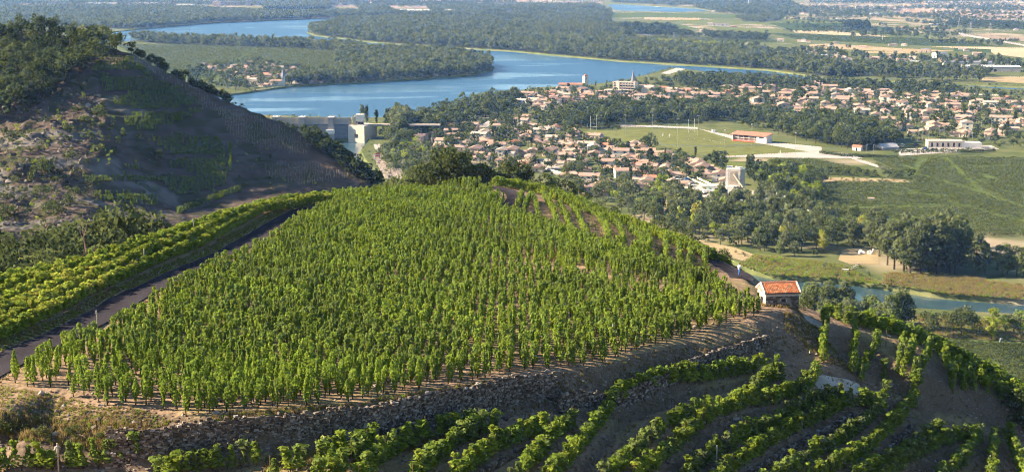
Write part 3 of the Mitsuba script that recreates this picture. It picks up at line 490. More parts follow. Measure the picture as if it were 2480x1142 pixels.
# ---------------------------------------------------------------- the plain: rivers, fields, roads
MAIN = pxpoly([(150, 92), (330, 73), (500, 58), (700, 49), (876, 42.5), (880, 46), (830, 52), (790, 66), (750, 72), (744, 80), (765, 88), (830, 95), (900, 104), (1080, 116), (1240, 126), (1500, 150), (1700, 162), (1860, 172), (1990, 190), (2200, 202), (2480, 214), (2700, 226),
    (2700, 236), (2480, 222), (2320, 212), (2200, 210), (2080, 200), (1990, 198), (1870, 190), (1790, 186), (1720, 179), (1650, 169), (1625, 168), (1560, 186), (1500, 200), (1400, 212), (1290, 216), (1200, 238), (1130, 252), (1050, 276), (1000, 288), (860, 290), (660, 284), (420, 275), (400, 262), (480, 240), (590, 228), (700, 212), (900, 201), (1060, 191), (1150, 184), (1190, 173), (1196, 165), (1185, 158), (1130, 143), (1060, 127), (900, 119), (700, 109), (520, 104), (380, 96), (200, 112)], 0)
POOL = pxpoly([(1470, 10), (1520, 12), (1600, 17), (1690, 22), (1725, 28), (1640, 31), (1560, 29), (1490, 27)], 0)
ARM = pxpoly([(1180, 33), (1242, 33), (1240, 41), (1180, 40)], 0)
old = [(-118, 1168), (-118, 1090), (-108, 1030), (-84, 930), (-36, 850), (42, 755), (98, 675)] + [at(x, y, 0)[:2] for x, y in [(1860, 669), (2028, 681), (2100, 688), (2175, 699), (2280, 717), (2480, 731), (2640, 738)]]
old2 = [at(x, y, 0)[:2] for x, y in [(2640, 790), (2480, 772), (2330, 764), (2230, 757), (2140, 757), (2060, 750), (1960, 735)]] + [(86, 610), (30, 690), (-45, 790), (-120, 900), (-150, 1010), (-176, 1168)]
OLD = Polygon(old + old2).buffer(0)
WATER = unary_union([MAIN, POOL, ARM, OLD])
DAM_D = 1180.0
big = Polygon([(-9000, 120), (9000, 120), (16000, 26000), (-16000, 26000)])
land = big.difference(WATER.buffer(0.01))
L_ = []
L_.append(flat(land, 2.0))
for g in getattr(WATER, 'geoms', [WATER]):            # sloping banks
    p = np.array(g.exterior.coords); p = dense(np.c_[p, p[:, 0] * 0], 12.0); n = len(p); c = np.array(g.centroid.coords[0])
    q = np.array([[*g.exterior.interpolate(g.exterior.project(Point(a))).coords[0]] for a in p[:, :2]]); nn = normals2(p)
    if g.exterior.is_ccw: nn = -nn
    lo = np.c_[p[:, :2] + nn * 2.5, np.full(n, -1.2)]; hi = np.c_[p[:, :2], np.full(n, 2.0)]; i = np.arange(n - 1)
    b = quads(np.vstack([hi, lo]), np.c_[i, i + 1, i + 1 + n, i + n]); L_.append(b)
def plain_color(p, n, uv):
    a = fbm(p.x / 60.0, p.y / 60.0, 0.0, 3); b = noise(p.x / 9.0, p.y / 9.0); c = noise(p.x / 260.0, p.y / 420.0)
    g = mix((.085, .115, .040), (.155, .165, .070), b); t = mix((.30, .25, .17), (.40, .34, .25), b)
    return dr.lerp(g, t, smoothstep(.0, .17, a * .7 + c * .35 - dr.select(p.y < 1000, .70, dr.select(p.y < 2600, .62, .54))))
scene['meadow'] = {'type': 'twosided', 'bsdf': {'type': 'diffuse', 'reflectance': proc(plain_color)}}
struct('plain', cat(L_), 'meadow', 'wide river plain of meadows, gardens and dry ground')
def water_relief(p, n, uv): return fbm(p.x / 1.7, p.y / 0.9, 0.0, 2)
def water_rough(p, n, uv):
    q = fbm(p.x / 130.0 + noise(p.y / 60.0, p.x / 300.0) * 2.0, p.y / 46.0, 3.0, 3)
    return 0.22 + 0.12 * q
scene['river_slick'] = {'type': 'principled', 'base_color': rgb(.06, .13, .20), 'roughness': .16, 'specular': .6}
scene['river_chop'] = {'type': 'bumpmap', 'arbitrary': proc(water_relief, 0.05), 'scale': 0.35, 'bsdf': {'type': 'principled', 'base_color': rgb(.030, .090, .165), 'roughness': proc(water_rough), 'specular': 0.5}}
scene['river_water'] = {'type': 'blendbsdf', 'weight': proc(lambda p, n, uv: smoothstep(.55, .66, fbm(p.x / 120.0 + noise(p.y / 70.0, p.x / 260.0) * 2.2, p.y / 60.0, 3.0, 3)) * (.55 + .45 * noise(p.x / 9.0, p.y / 22.0))), 'a': {'type': 'ref', 'id': 'river_chop'}, 'b': {'type': 'ref', 'id': 'river_slick'}}
struct('river', flat(MAIN.buffer(3), 0.0), 'river_water', 'broad blue river winding between wooded banks')
scene['arm_water'] = {'type': 'bumpmap', 'arbitrary': proc(lambda p, n, uv: fbm(p.x / 2.5, p.y / 1.2, 0.0, 2), 0.05), 'scale': .06, 'bsdf': {'type': 'principled', 'base_color': rgb(.030, .065, .085), 'roughness': .14, 'specular': .5}}
struct('river', flat(OLD.buffer(3), -0.9), 'arm_water', 'dark narrow river arm at the foot of the hill on the right')
struct('river', flat(unary_union([POOL, ARM]).buffer(3), 0.0), 'river_water', 'far pale backwater of the river near the horizon')

# fields: flat sheets 4 mm to 1 cm above the plain, colour and row spacing carried by uv
FIELDC = [(.055, .085, .028), (.085, .120, .036), (.125, .150, .046), (.19, .19, .075), (.36, .29, .17), (.46, .38, .25), (.30, .23, .17), (.44, .41, .375)]
def field_color(p, n, uv):
    row = dr.sin(uv.y * 6.2832); c = pal(uv.x, FIELDC); a = noise(p.x / 5.0, p.y / 5.0)
    return c * (0.78 + 0.26 * a + 0.22 * fbm(p.x / 40.0, p.y / 40.0, 0.0, 2) + 0.16 * row)
scene['field_cover'] = {'type': 'twosided', 'bsdf': {'type': 'diffuse', 'reflectance': proc(field_color)}}
FZ = [2.006]
def field(pts, k, label, rows=4.0, ang=0.0, base='field', world=False):
    poly = Polygon(pts).buffer(0) if world else pxpoly(pts)
    FZ[0] += .004; m = flat(poly.difference(WATER), FZ[0]); v = m.vertices
    uv = np.c_[np.full(len(v), U(k)), (v[:, 0] * math.sin(ang) + v[:, 1] * math.cos(ang)) / rows if rows else np.full(len(v), 0.0)]
    return struct(base, m, 'field_cover', label, uv=uv)
FIELDS = [
 ([(280, 108), (640, 110), (860, 124), (840, 150), (830, 178), (620, 165), (480, 196), (380, 176)], 1, 'green orchard field on the near peninsula'),
 ([(1480, 30), (1680, 33), (1900, 40), (1900, 46), (1700, 44), (1480, 42)], 1, 'thin green strip field below the far backwater'),
 ([(1560, 42), (1700, 44), (1690, 49), (1560, 47)], 4, 'narrow straw coloured field among far green strips'), ([(1640, 48), (1900, 52), (1880, 60), (1640, 56)], 2, 'light green field right of the far straw strip'),
 ([(1480, 56), (1640, 58), (1700, 72), (1560, 66), (1480, 62)], 1, 'green field behind the dark clump of trees'), ([(1730, 66), (1900, 70), (1850, 88), (1740, 80)], 2, 'bright green field left of the scattered farms'),
 ([(1490, 90), (1600, 88), (1900, 100), (1880, 104), (1600, 98), (1500, 100)], 1, 'long dark green orchard strip behind the golden poplars'), ([(1600, 92), (1690, 92), (1700, 95), (1600, 96)], 4, 'small tan field behind the golden poplars'),
 ([(1890, 46), (2050, 50), (2050, 58), (1880, 56)], 2, 'pale green field beside the far conifer clump'), ([(1860, 56), (2060, 56), (2200, 72), (1920, 74)], 0, 'dark green orchard below the pale green field'),
 ([(1920, 74), (2010, 75), (2160, 88), (2150, 90), (2010, 84), (1925, 79)], 5, 'long pale stubble field in the middle of the far plain'), ([(2060, 76), (2290, 82), (2280, 92), (2160, 90)], 2, 'bright yellow green field right of the stubble'),
 ([(1860, 80), (2010, 86), (2280, 94), (2420, 112), (2250, 112), (1930, 96)], 0, 'broad dark orchard below the stubble field'), ([(2270, 88), (2390, 100), (2340, 104), (2250, 94)], 3, 'olive meadow left of the pale far track'),
 ([(1960, 108), (2010, 106), (2190, 118), (2330, 124), (2190, 126), (1960, 116)], 4, 'dry yellow field in front of the farm row'), ([(2060, 124), (2230, 126), (2220, 131), (2060, 128)], 4, 'thin dry strip below the yellow field'),
 ([(2250, 112), (2480, 116), (2480, 124), (2330, 118)], 5, 'pale ploughed field at the right edge of the far plain'), ([(2390, 120), (2480, 118), (2480, 140), (2410, 132)], 5, 'sandy field at the right edge'), ([(2310, 116), (2400, 120), (2400, 128), (2310, 124)], 0, 'dark green crop beside the sandy field'),
 ([(1980, 128), (2100, 130), (2200, 134), (2090, 138), (1980, 134)], 2, 'light green vineyard strip behind the riverside trees'), ([(2160, 22), (2330, 26), (2480, 34), (2480, 44), (2330, 42), (2170, 34)], 6, 'dry reddish heath far off on the right'),
 ([(2360, 84), (2480, 92), (2480, 100), (2400, 94)], 6, 'bare earth strip beside the far track'), ([(2370, 186), (2480, 186), (2480, 202), (2380, 196)], 4, 'dry meadow right of the long white hall'), ([(2240, 160), (2330, 164), (2320, 170), (2230, 168)], 0, 'green hedge field along the canal'),
 ([(1860, 386), (1960, 382), (2090, 408), (2160, 436), (1960, 426), (1850, 400)], 2, 'light green maize field below the sports ground'), ([(1720, 392), (1860, 390), (1880, 406), (1740, 410)], 2, 'green strip beside the silo plant'), ([(2100, 380), (2480, 380), (2480, 520), (2330, 500), (2160, 440), (2180, 412)], 1.3, 'dark orchard ground on the right'),
 ([(1880, 440), (2160, 440), (2330, 500), (2480, 520), (2480, 560), (2300, 560), (1990, 540), (1900, 500)], 1.3, 'orchard ground above the poplar grove'), ([(1960, 428), (2180, 434), (2220, 442), (1980, 440)], 4, 'tan grass strip with a row of low trees'),
 ([(1780, 640), (1830, 612), (2040, 640), (2140, 690), (2020, 676), (1860, 666)], 2, 'yellow green grass bar beside the river arm'), ([(2140, 660), (2300, 664), (2480, 690), (2480, 726), (2280, 712), (2180, 694), (2140, 690)], 3, 'dry yellow grass bar right of the muddy inlet'),
 ([(2040, 606), (2125, 608), (2130, 640), (2060, 640), (2030, 630)], 4, 'sandy landing between the poplars and the river arm'), ([(1690, 580), (1780, 600), (1860, 628), (1800, 632), (1740, 615)], 4, 'pale dirt verge on the far bank at the foot of the spur'), ([(1560, 490), (1680, 480), (1720, 510), (1600, 530)], 4, 'tan waste ground in front of the silo plant'),
 ([(2260, 820), (2400, 826), (2600, 838), (2600, 960), (2480, 950), (2330, 870)], 1, 'flat green vineyard at the foot of the hill on the right'), ([(2190, 760), (2330, 770), (2480, 778), (2480, 826), (2260, 818)], 3, 'dry bank with bushes beside the river arm'),
 ([(470, 25), (800, 20), (870, 30), (660, 36), (480, 36)], 1, 'far green fields before the town'), ([(640, 26), (840, 24), (870, 34), (700, 34)], 2, 'far pale meadow behind the river woods'), ([(60, 24), (420, 20), (420, 26), (60, 30)], 1, 'far green belt behind the wooded hill')]
for p, k, txt in FIELDS: field(p, k, txt, rows=5.0 if k < 3 and 'bar' not in txt else 0, ang=.3)
PITCH = [(1400, 318), (1560, 312), (1690, 314), (1960, 366), (1930, 380), (1700, 378), (1590, 352), (1480, 340)]
field(PITCH, 2.4, 'mown green sports pitch with white goals', rows=0, base='sports_pitch')
for p, txt in (([(1690, 312), (1720, 318), (1860, 344), (1990, 356), (1990, 366), (1960, 368), (1770, 336)], 'pale path along the sports pitch'), ([(1730, 380), (1990, 366), (2050, 372), (2090, 384), (1870, 382)], 'white gravel yard beside the sports pitch'), ([(2040, 374), (2100, 392), (2160, 410), (2140, 410), (2080, 392)], 'pale lane running from the gravel yard into the orchards'),
   ([(1500, 303), (1600, 305), (1690, 309), (1690, 313), (1600, 309), (1500, 307)], 'pale street behind the sports pitch'), ([(1800, 470), (1870, 468), (1960, 520), (1920, 522), (1860, 486), (1800, 482)], 'white haul road of the silo plant'), ([(1690, 470), (1820, 466), (1860, 486), (1780, 500), (1700, 492)], 'white concrete yard of the silo plant'),
   ([(1120, 296), (1200, 290), (1210, 306), (1110, 312)], 'grey car park by the weir'), ([(1250, 388), (1330, 384), (1360, 410), (1270, 404)], 'pale little square between the near houses'), ([(1590, 408), (1610, 406), (1710, 460), (1690, 464)], 'pale street with low white walls between the near houses'), ([(1330, 420), (1350, 416), (1480, 444), (1460, 448)], 'pale street in the near housing estate'),
   ([(2170, 362), (2400, 352), (2420, 362), (2180, 378)], 'paved forecourt of the pool building'), ([(905, 350), (930, 348), (940, 380), (915, 384)], 'stepped pale ramp beside the dam'), ([(1640, 164), (1600, 178), (1620, 180), (1660, 168)], 'pale boat ramp on the town bank'), ([(2300, 74), (2345, 84), (2480, 108), (2480, 112), (2330, 86)], 'pale far road crossing the plain'), ([(1640, 452), (1760, 442), (1765, 448), (1645, 458)], 'grey access road to the silo plant'),
   ([(1490, 60), (1560, 63), (1560, 65), (1490, 62)], 'thin white far track'), ([(1070, 392), (1180, 380), (1190, 384), (1080, 398)], 'grey street below the trees of the spur')):
    field(p, 7, txt, rows=0, base='street' if 'street' in txt else 'yard' if 'yard' in txt or 'park' in txt or 'square' in txt or 'fore' in txt else 'track')
field([(900, 372), (928, 378), (1010, 440), (970, 456), (930, 430)], 6.3, 'grey stone riprap slope below the dam', rows=0, base='riprap')
ISLE = pxpoly([(744, 80), (765, 74), (800, 70), (800, 88), (765, 86)])
# white lines of the pitch
def pl(a, b, w=.5):
    a, b = np.array(at(*a, 2.2)[:2]), np.array(at(*b, 2.2)[:2]); d = (b - a) / np.linalg.norm(b - a); n = np.array([d[1], -d[0]]) * w / 2
    return quads(np.c_[np.array([a + n, b + n, b - n, a - n]), np.full(4, FZ[0] + .006)], [[0, 1, 2, 3]])
FZ[0] += .004
part('pitch_markings', cat([pl((1640, 338), (1700, 336), .2), pl((1700, 336), (1750, 346), .2)]), 'paint', 1); tag('pitch_markings', 'white boundary lines painted on the sports pitch', kind='structure')
# ---------------------------------------------------------------- trees and bushes: where they stand
rng = np.random.default_rng(5)
AVOID = []                                             # buildings keep the trees off: (x, y, r)
def grove(pts, spacing, h, kinds, zone, rng=rng, z=2.0, holes=None, dens=None, world=False, grow=0):
    poly = Polygon(pts).buffer(0) if world else pxpoly(pts); poly = poly.buffer(grow) if grow else poly; poly = poly.difference(WATER.buffer(2.5))
    if holes is not None: poly = poly.difference(holes)
    p = scatter(poly, spacing, rng)
    if dens: p = p[meshkit.noise(np.c_[p / dens[0], p[:, 0] * 0], dens[1]) > dens[2]]
    p = p[in_view(p[:, 0], p[:, 1])]
    if AVOID: a = np.array(AVOID); p = p[(np.hypot(p[:, :1] - a[None, :, 0], p[:, 1:] - a[None, :, 1]) > a[None, :, 2]).all(1)] if len(p) else p
    ks = [k for k, w in kinds for _ in range(w)]
    for x, y in p:
        k = ks[rng.integers(len(ks))]; f = {'poplar': 1.1, 'column': 1.0, 'bush': .5, 'umbrella': .8, 'golden': 1.0}.get(k, 1.0); plant(x, y, z, rng.uniform(*h) * f, k, zone)
MIX = [('broad', 4), ('willow', 3), ('poplar', 3), ('oak', 1)]
TOWNMIX = [('broad', 4), ('oak', 3), ('pine', 2), ('column', 1), ('willow', 1), ('umbrella', 1), ('bush', 3)]
no_build = unary_union([pxpoly(PITCH).buffer(2)])
grove([(782, 72), (800, 91), (1080, 113), (1240, 123), (1500, 147), (1700, 159), (1870, 168), (1990, 186), (1990, 176), (1860, 152), (1700, 128), (1560, 120), (1480, 104), (1470, 70), (1400, 66), (1250, 58), (1150, 52), (1000, 50), (880, 52), (830, 58)], 10.5, (13, 21), MIX, 'river_forest', grow=34)
grove([(1300, 68), (1460, 72), (1475, 94), (1310, 96)], 9, (19, 24), [('poplar', 1)], 'river_forest')
grove([(1500, 112), (1560, 108), (1760, 118), (1740, 126), (1560, 122)], 9, (11, 15), [('golden', 1)], 'river_forest'); grove([(1300, 100), (1460, 100), (1450, 108), (1310, 106)], 9, (13, 18), [('golden', 2), ('willow', 2)], 'river_forest')
grove([(840, 128), (1060, 131), (1150, 148), (1188, 164), (1180, 174), (1060, 187), (900, 196), (790, 203), (700, 206), (850, 185), (838, 160)], 8.5, (10, 19), MIX, 'river_forest', grow=14)
grove([(300, 92), (370, 97), (520, 106), (700, 111), (880, 122), (860, 130), (700, 118), (520, 113), (370, 106), (300, 100)], 11, (12, 22), [('broad', 2), ('poplar', 3), ('willow', 2)], 'river_forest')
grove([(440, 178), (480, 168), (620, 152), (800, 180), (840, 200), (700, 212), (590, 224), (470, 212)], 15, (7, 14), [('broad', 3), ('oak', 2), ('bush', 2)], 'town_trees')
grove([(240, 66), (330, 68), (500, 55), (700, 46), (880, 40), (880, 33), (700, 36), (560, 32), (430, 24), (330, 34), (220, 48)], 11, (13, 20), MIX, 'river_forest', grow=60)
grove([(-20, 40), (240, 42), (250, 58), (120, 66), (-20, 76)], 12, (12, 18), MIX, 'far_trees', dens=(120, 3, .3)); grove([(-20, 26), (420, 20), (430, 27), (230, 40), (-20, 44)], 15, (10, 17), MIX, 'far_trees', dens=(140, 5, .42))
grove([(640, 14), (800, 12), (800, 24), (640, 26)], 13, (17, 22), [('poplar', 2), ('broad', 1)], 'far_trees'); grove([(0, 22), (420, 18), (420, 24), (0, 32)], 15, (13, 20), MIX, 'far_trees', dens=(150, 3, .35))
grove([(-20, 1), (1240, -3), (1260, 18), (700, 16), (420, 14), (0, 20)], 26, (9, 16), [('broad', 3), ('pine', 1), ('poplar', 1)], 'far_trees', dens=(210, 7, .25))
grove([(880, 30), (1000, 40), (1240, 44), (1400, 62), (1480, 54), (1480, 28), (1440, 14), (1240, 14), (1040, 20), (1040, 32), (960, 34), (940, 20), (860, 16)], 13, (11, 18), MIX, 'far_trees', dens=(160, 9, .33))
grove([(1580, 12), (1690, 20), (1740, 32), (1950, 42), (1960, 26), (1900, 2), (1700, -2), (1500, 0), (1480, 6)], 15, (11, 18), MIX + [('pine', 3)], 'far_trees', dens=(170, 4, .40))
grove([(1500, 66), (1600, 68), (1700, 80), (1740, 92), (1640, 90), (1560, 88), (1490, 86)], 10, (10, 18), [('oak', 3), ('pine', 1), ('broad', 2)], 'far_trees', dens=(90, 6, .40))
grove([(1700, 84), (1860, 92), (1850, 100), (1720, 94)], 11, (9, 15), [('oak', 2), ('broad', 2)], 'far_trees'); grove([(1780, 42), (1900, 44), (1880, 54), (1790, 56)], 12, (9, 16), MIX, 'far_trees', dens=(60, 2, .4))
grove([(1960, 2), (2480, -2), (2480, 76), (2300, 70), (2160, 46), (1960, 44)], 24, (7, 13), [('broad', 3), ('oak', 3), ('bush', 2)], 'far_trees', dens=(230, 12, .42))
grove([(1900, 40), (2480, 66), (2480, 118), (2200, 104), (1900, 92)], 24, (7, 13), [('broad', 3), ('oak', 3), ('pine', 1)], 'far_trees', dens=(130, 21, .60))
grove([(2300, 52), (2480, 62), (2480, 72), (2380, 66), (2300, 60)], 11, (10, 14), [('oak', 1)], 'far_trees', dens=(60, 2, .3)); grove([(2040, 64), (2105, 66), (2105, 75), (2045, 74)], 10, (13, 22), [('pine', 3), ('oak', 1)], 'far_trees')
for x, y in [(2152, 82), (2178, 82), (2134, 66), (2145, 64), (2252, 79), (2268, 80), (2282, 82), (2243, 96), (2277, 98), (2290, 96), (2008, 74), (1857, 90), (2015, 124), (2055, 120)]: plant(*at(x, y, 2), rng.uniform(11, 16), 'oak', 'far_trees')
grove([(1740, 112), (1990, 122), (2120, 140), (2480, 150), (2480, 172), (2240, 160), (2000, 148), (1860, 138), (1760, 124)], 19, (8, 15), [('broad', 3), ('oak', 2), ('pine', 2), ('column', 1)], 'far_trees', dens=(80, 5, .36))
grove([(1990, 160), (2120, 164), (2300, 172), (2400, 182), (2380, 200), (2240, 196), (2080, 184), (1980, 186)], 11, (9, 17), MIX, 'river_forest', dens=(60, 5, .22)); grove([(1870, 140), (2000, 150), (2010, 184), (1900, 170)], 11, (8, 14), MIX + [('pine', 2)], 'river_forest')
TOWN = [(1000, 292), (1140, 258), (1240, 228), (1420, 217), (1640, 192), (1760, 182), (2000, 203), (2480, 230), (2480, 360), (2180, 355), (2000, 350), (1900, 330), (1760, 300), (1500, 310), (1400, 330), (1480, 350), (1600, 380), (1700, 385), (1740, 440), (1640, 455), (1450, 450), (1100, 400), (1020, 330)]
def town_trees():
    grove(TOWN, 12.0, (4, 11), TOWNMIX, 'town_trees', holes=no_build)
    grove([(1030, 330), (1130, 302), (1250, 268), (1330, 300), (1400, 322), (1480, 348), (1600, 386), (1690, 404), (1740, 440), (1640, 448), (1450, 442), (1280, 408), (1110, 392)], 21.0, (6, 12), [('broad', 3), ('oak', 3), ('pine', 1), ('column', 1)], 'town_trees')
    grove([(1640, 190), (1740, 192), (1880, 198), (2000, 204), (2320, 218), (2320, 228), (2000, 218), (1760, 214), (1650, 214)], 10, (7, 13), [('broad', 3), ('pine', 2), ('poplar', 2), ('oak', 2)], 'town_trees')
    grove([(1330, 298), (1420, 264), (1760, 264), (1900, 292), (1880, 300), (1760, 292), (1500, 301), (1400, 314)], 9, (10, 16), [('broad', 3), ('oak', 3), ('willow', 1)], 'town_trees', holes=no_build)
    grove([(1860, 302), (2060, 305), (2180, 340), (2170, 358), (2080, 366), (1980, 348), (1880, 325)], 8.5, (12, 18), [('broad', 4), ('oak', 2), ('willow', 1)], 'town_trees')
    grove([(1000, 300), (1120, 262), (1200, 244), (1250, 240), (1250, 268), (1130, 296), (1020, 330)], 9.5, (9, 16), [('broad', 4), ('oak', 2), ('poplar', 1)], 'town_trees')
    grove([(930, 305), (1000, 300), (1020, 345), (960, 360), (930, 345)], 9, (9, 15), [('poplar', 2), ('broad', 3)], 'town_trees')
    for x, y, h in [(888, 305, 20), (878, 303, 18), (912, 305, 16), (937, 305, 17), (946, 300, 18), (960, 296, 16), (985, 284, 17), (1002, 284, 9), (966, 312, 15)]: plant(*at(x, y, 2), h, 'column' if h > 15 else 'broad', 'town_trees')
    grove([(955, 300), (985, 300), (990, 342), (955, 342)], 7, (14, 21), [('poplar', 1)], 'town_trees')
    for x, y, h in [(1040, 352, 13), (1058, 345, 9), (1130, 330, 13), (1225, 316, 16), (1240, 318, 14), (1380, 330, 15), (1400, 328, 8)]: plant(*at(x, y, 2), h, 'column' if x < 1060 else 'oak', 'town_trees')
    for x, y, h in [(1492, 330, 9), (1575, 368, 15), (1560, 360, 11), (1810, 425, 17), (1822, 428, 18), (1816, 432, 15), (1740, 412, 14), (1730, 408, 13), (1715, 400, 9), (1750, 415, 11)]: plant(*at(x, y, 2), h, 'umbrella' if x == 1492 else 'column' if 1805 < x < 1830 else 'oak', 'town_trees')
    grove([(1000, 345), (1060, 370), (1130, 400), (1100, 425), (1010, 445), (950, 420), (915, 385), (930, 355)], 7.5, (6, 10), [('broad', 3), ('willow', 2), ('dry', 1)], 'undergrowth')
    grove([(1330, 440), (1450, 452), (1640, 458), (1690, 478), (1560, 490), (1560, 540), (1500, 520), (1400, 480)], 9, (6, 12), [('broad', 3), ('willow', 3), ('bush', 2), ('dry', 1)], 'undergrowth')
    grove([(1540, 540), (1570, 505), (1700, 500), (1770, 505), (1880, 498), (1960, 530), (2060, 545), (2140, 560), (2130, 605), (2030, 606), (2030, 622), (1900, 626), (1780, 602), (1690, 582), (1620, 570)], 8.5, (8, 15), [('broad', 3), ('willow', 4), ('poplar', 2), ('golden', 1), ('bush', 1)], 'undergrowth')
    grove([(1820, 430), (1930, 425), (1990, 460), (2010, 500), (1960, 505), (1900, 478), (1820, 462)], 8.5, (8, 14), [('broad', 3), ('oak', 3), ('dry', 1)], 'undergrowth')
    grove([(1780, 606), (1900, 640), (2040, 648), (2140, 640), (2140, 690), (2030, 680), (2030, 655), (1900, 650), (1780, 620)], 6, (2.0, 4.5), [('bush', 3), ('willow', 1)], 'undergrowth', dens=(14, 4, .33)); grove([(2140, 655), (2200, 675), (2480, 700), (2480, 672), (2340, 664)], 6, (2.0, 5), [('bush', 3)], 'undergrowth', dens=(22, 8, .47))
    grove([(2140, 640), (2230, 628), (2325, 628), (2335, 660), (2240, 670), (2155, 664)], 6.2, (19, 24), [('poplar', 1)], 'undergrowth')
    for x, y, h in [(2362, 668, 20), (2385, 660, 14), (2428, 668, 16), (2440, 664, 12), (2462, 668, 15), (2478, 672, 15), (2130, 620, 22), (2110, 612, 16), (2340, 600, 14)]: plant(*at(x, y, 2), h, 'willow' if h < 17 else 'poplar', 'undergrowth')
    grove([(1950, 752), (2030, 768), (2120, 776), (2185, 790), (2180, 812), (2090, 800), (1950, 780)], 6.5, (10, 16), [('willow', 3), ('poplar', 1)], 'undergrowth')
    grove([(2210, 790), (2300, 796), (2480, 806), (2480, 826), (2320, 822), (2220, 815)], 7, (8, 12), [('willow', 3), ('broad', 1), ('dry', 1)], 'undergrowth', dens=(20, 4, .28))
    for x, y in [(2010, 424), (2030, 424), (2050, 426), (2075, 428), (2100, 428), (2120, 430), (2150, 432), (2180, 432), (1945, 424), (1960, 425), (1985, 424), (2205, 434)]: plant(*at(x, y, 2), rng.uniform(5, 8), 'oak', 'undergrowth')
    for i in range(34): plant(*at(2165 + i * 5.6, 378 - i * .1 + (i % 2) * 4, 2), rng.uniform(4.5, 5.5), 'umbrella', 'town_trees')
# the hills
sp = []
def on_hill(px, py, h, kind, zone, dmin=0, near=70., farr=800.):
    p = hit(px, py, near, farr)
    if p is None or p[2] < 2.2 or (dmin and sp and min(np.hypot(q[0] - p[0], q[1] - p[1]) for q in sp[-160:]) < dmin): return
    sp.append(p); plant(p[0], p[1], p[2], h, kind, zone)
def fill(pts, n, h, kinds, zone, dmin, **kw):
    a = np.array(pts, float); path = Polygon(a); x0, y0 = a.min(0); x1, y1 = a.max(0); k = 0
    while k < n:
        q = np.c_[rng.uniform(x0, x1, 4 * n), rng.uniform(y0, y1, 4 * n)]; q = q[shapely.contains_xy(path, q[:, 0], q[:, 1])]
        for x, y in q[:n - k]: on_hill(x, y, rng.uniform(*h), kinds[rng.integers(len(kinds))], zone, dmin, **kw); k += 1
fill([(-60, 92), (0, 92), (150, 82), (260, 110), (300, 122), (235, 158), (180, 203), (120, 226), (60, 268), (20, 296), (-60, 310)], 900, (6.5, 10.5), ['oak', 'oak', 'broad'], 'hill_wood', 3.4, near=300)
fill([(-60, 92), (150, 81), (270, 109), (280, 118), (120, 100), (-60, 110)], 260, (7, 10), ['oak', 'broad'], 'hill_wood', 3.4, near=300)
for i in range(170):                                   # the belt along the skyline of the far hill
    t = rng.uniform(0, 1); s_ = np.interp(t, [0, .12, .36, .58, .78, 1], [315, 400, 540, 680, 800, 930]); q = np.interp(s_, [315, 400, 540, 680, 800, 930], [540, 545, 550, 552, 548, 542]); w_ = np.interp(s_, [315, 400, 540, 680, 800, 930], [124, 170, 235, 290, 360, 448])
    x, y, _ = atd(s_, w_, q + rng.uniform(1, 16)); plant(x, y, float(ground(x, y)), rng.uniform(2.4, 5.2) * (1.25 if s_ > 760 else 1.0 if s_ < 560 or s_ > 735 else .45), 'oak', 'hill_wood')
for i in range(60):                                    # scrub creeping over the lower right edge
    s_ = rng.uniform(740, 920); on_hill(s_, np.interp(s_, [740, 920], [330, 448]) + rng.uniform(2, 18), rng.uniform(3, 6), 'oak', 'hill_wood', near=300)
fill([(-40, 300), (130, 228), (215, 190), (300, 330), (260, 470), (200, 540), (-40, 560)], 420, (1.0, 3.0), ['bush', 'bush', 'oak', 'dry'], 'hill_scrub', 2.5, near=300)
for x, y, h in [(20, 335, 5), (100, 425, 7), (110, 420, 6), (70, 440, 4), (245, 285, 6), (205, 300, 5), (380, 390, 6), (165, 320, 4.5), (295, 335, 4), (215, 340, 5), (240, 370, 5), (60, 470, 4), (105, 480, 6), (130, 520, 6), (15, 525, 6), (10, 485, 4), (165, 500, 5), (180, 480, 5), (340, 340, 4), (95, 365, 3), (140, 440, 3)]: on_hill(x, y, h, 'bush', 'hill_scrub', near=300)
fill([(330, 330), (560, 340), (700, 380), (860, 440), (640, 460), (560, 470), (330, 480)], 200, (.7, 1.8), ['bush', 'dry'], 'hill_scrub', 2.5, near=300)
for x, d, top, k in [(-40, 190, 560, 'oak'), (20, 186, 575, 'broad'), (65, 200, 566, 'oak'), (120, 195, 545, 'broad'), (155, 205, 538, 'broad'), (190, 200, 552, 'oak'), (225, 212, 535, 'broad'), (262, 216, 512, 'broad'), (300, 218, 498, 'broad'), (330, 222, 510, 'oak'), (358, 226, 520, 'oak'), (30, 176, 610, 'oak'), (95, 178, 605, 'broad'), (150, 184, 600, 'oak'), (200, 192, 590, 'broad'), (250, 202, 580, 'oak'), (300, 208, 560, 'oak'), (350, 218, 545, 'broad'), (0, 168, 640, 'oak'), (70, 170, 635, 'broad'), (130, 176, 622, 'oak'), (190, 184, 605, 'oak'), (280, 205, 562, 'broad'), (380, 232, 535, 'bush'), (415, 240, 530, 'bush'), (-60, 178, 610, 'oak')]:
    x_, y_, zt = atd(x, top, d); g = float(ground(x_, y_)); plant(x_, y_, g, max(zt - g, 4.0) * 1.02, k, 'ravine_trees')
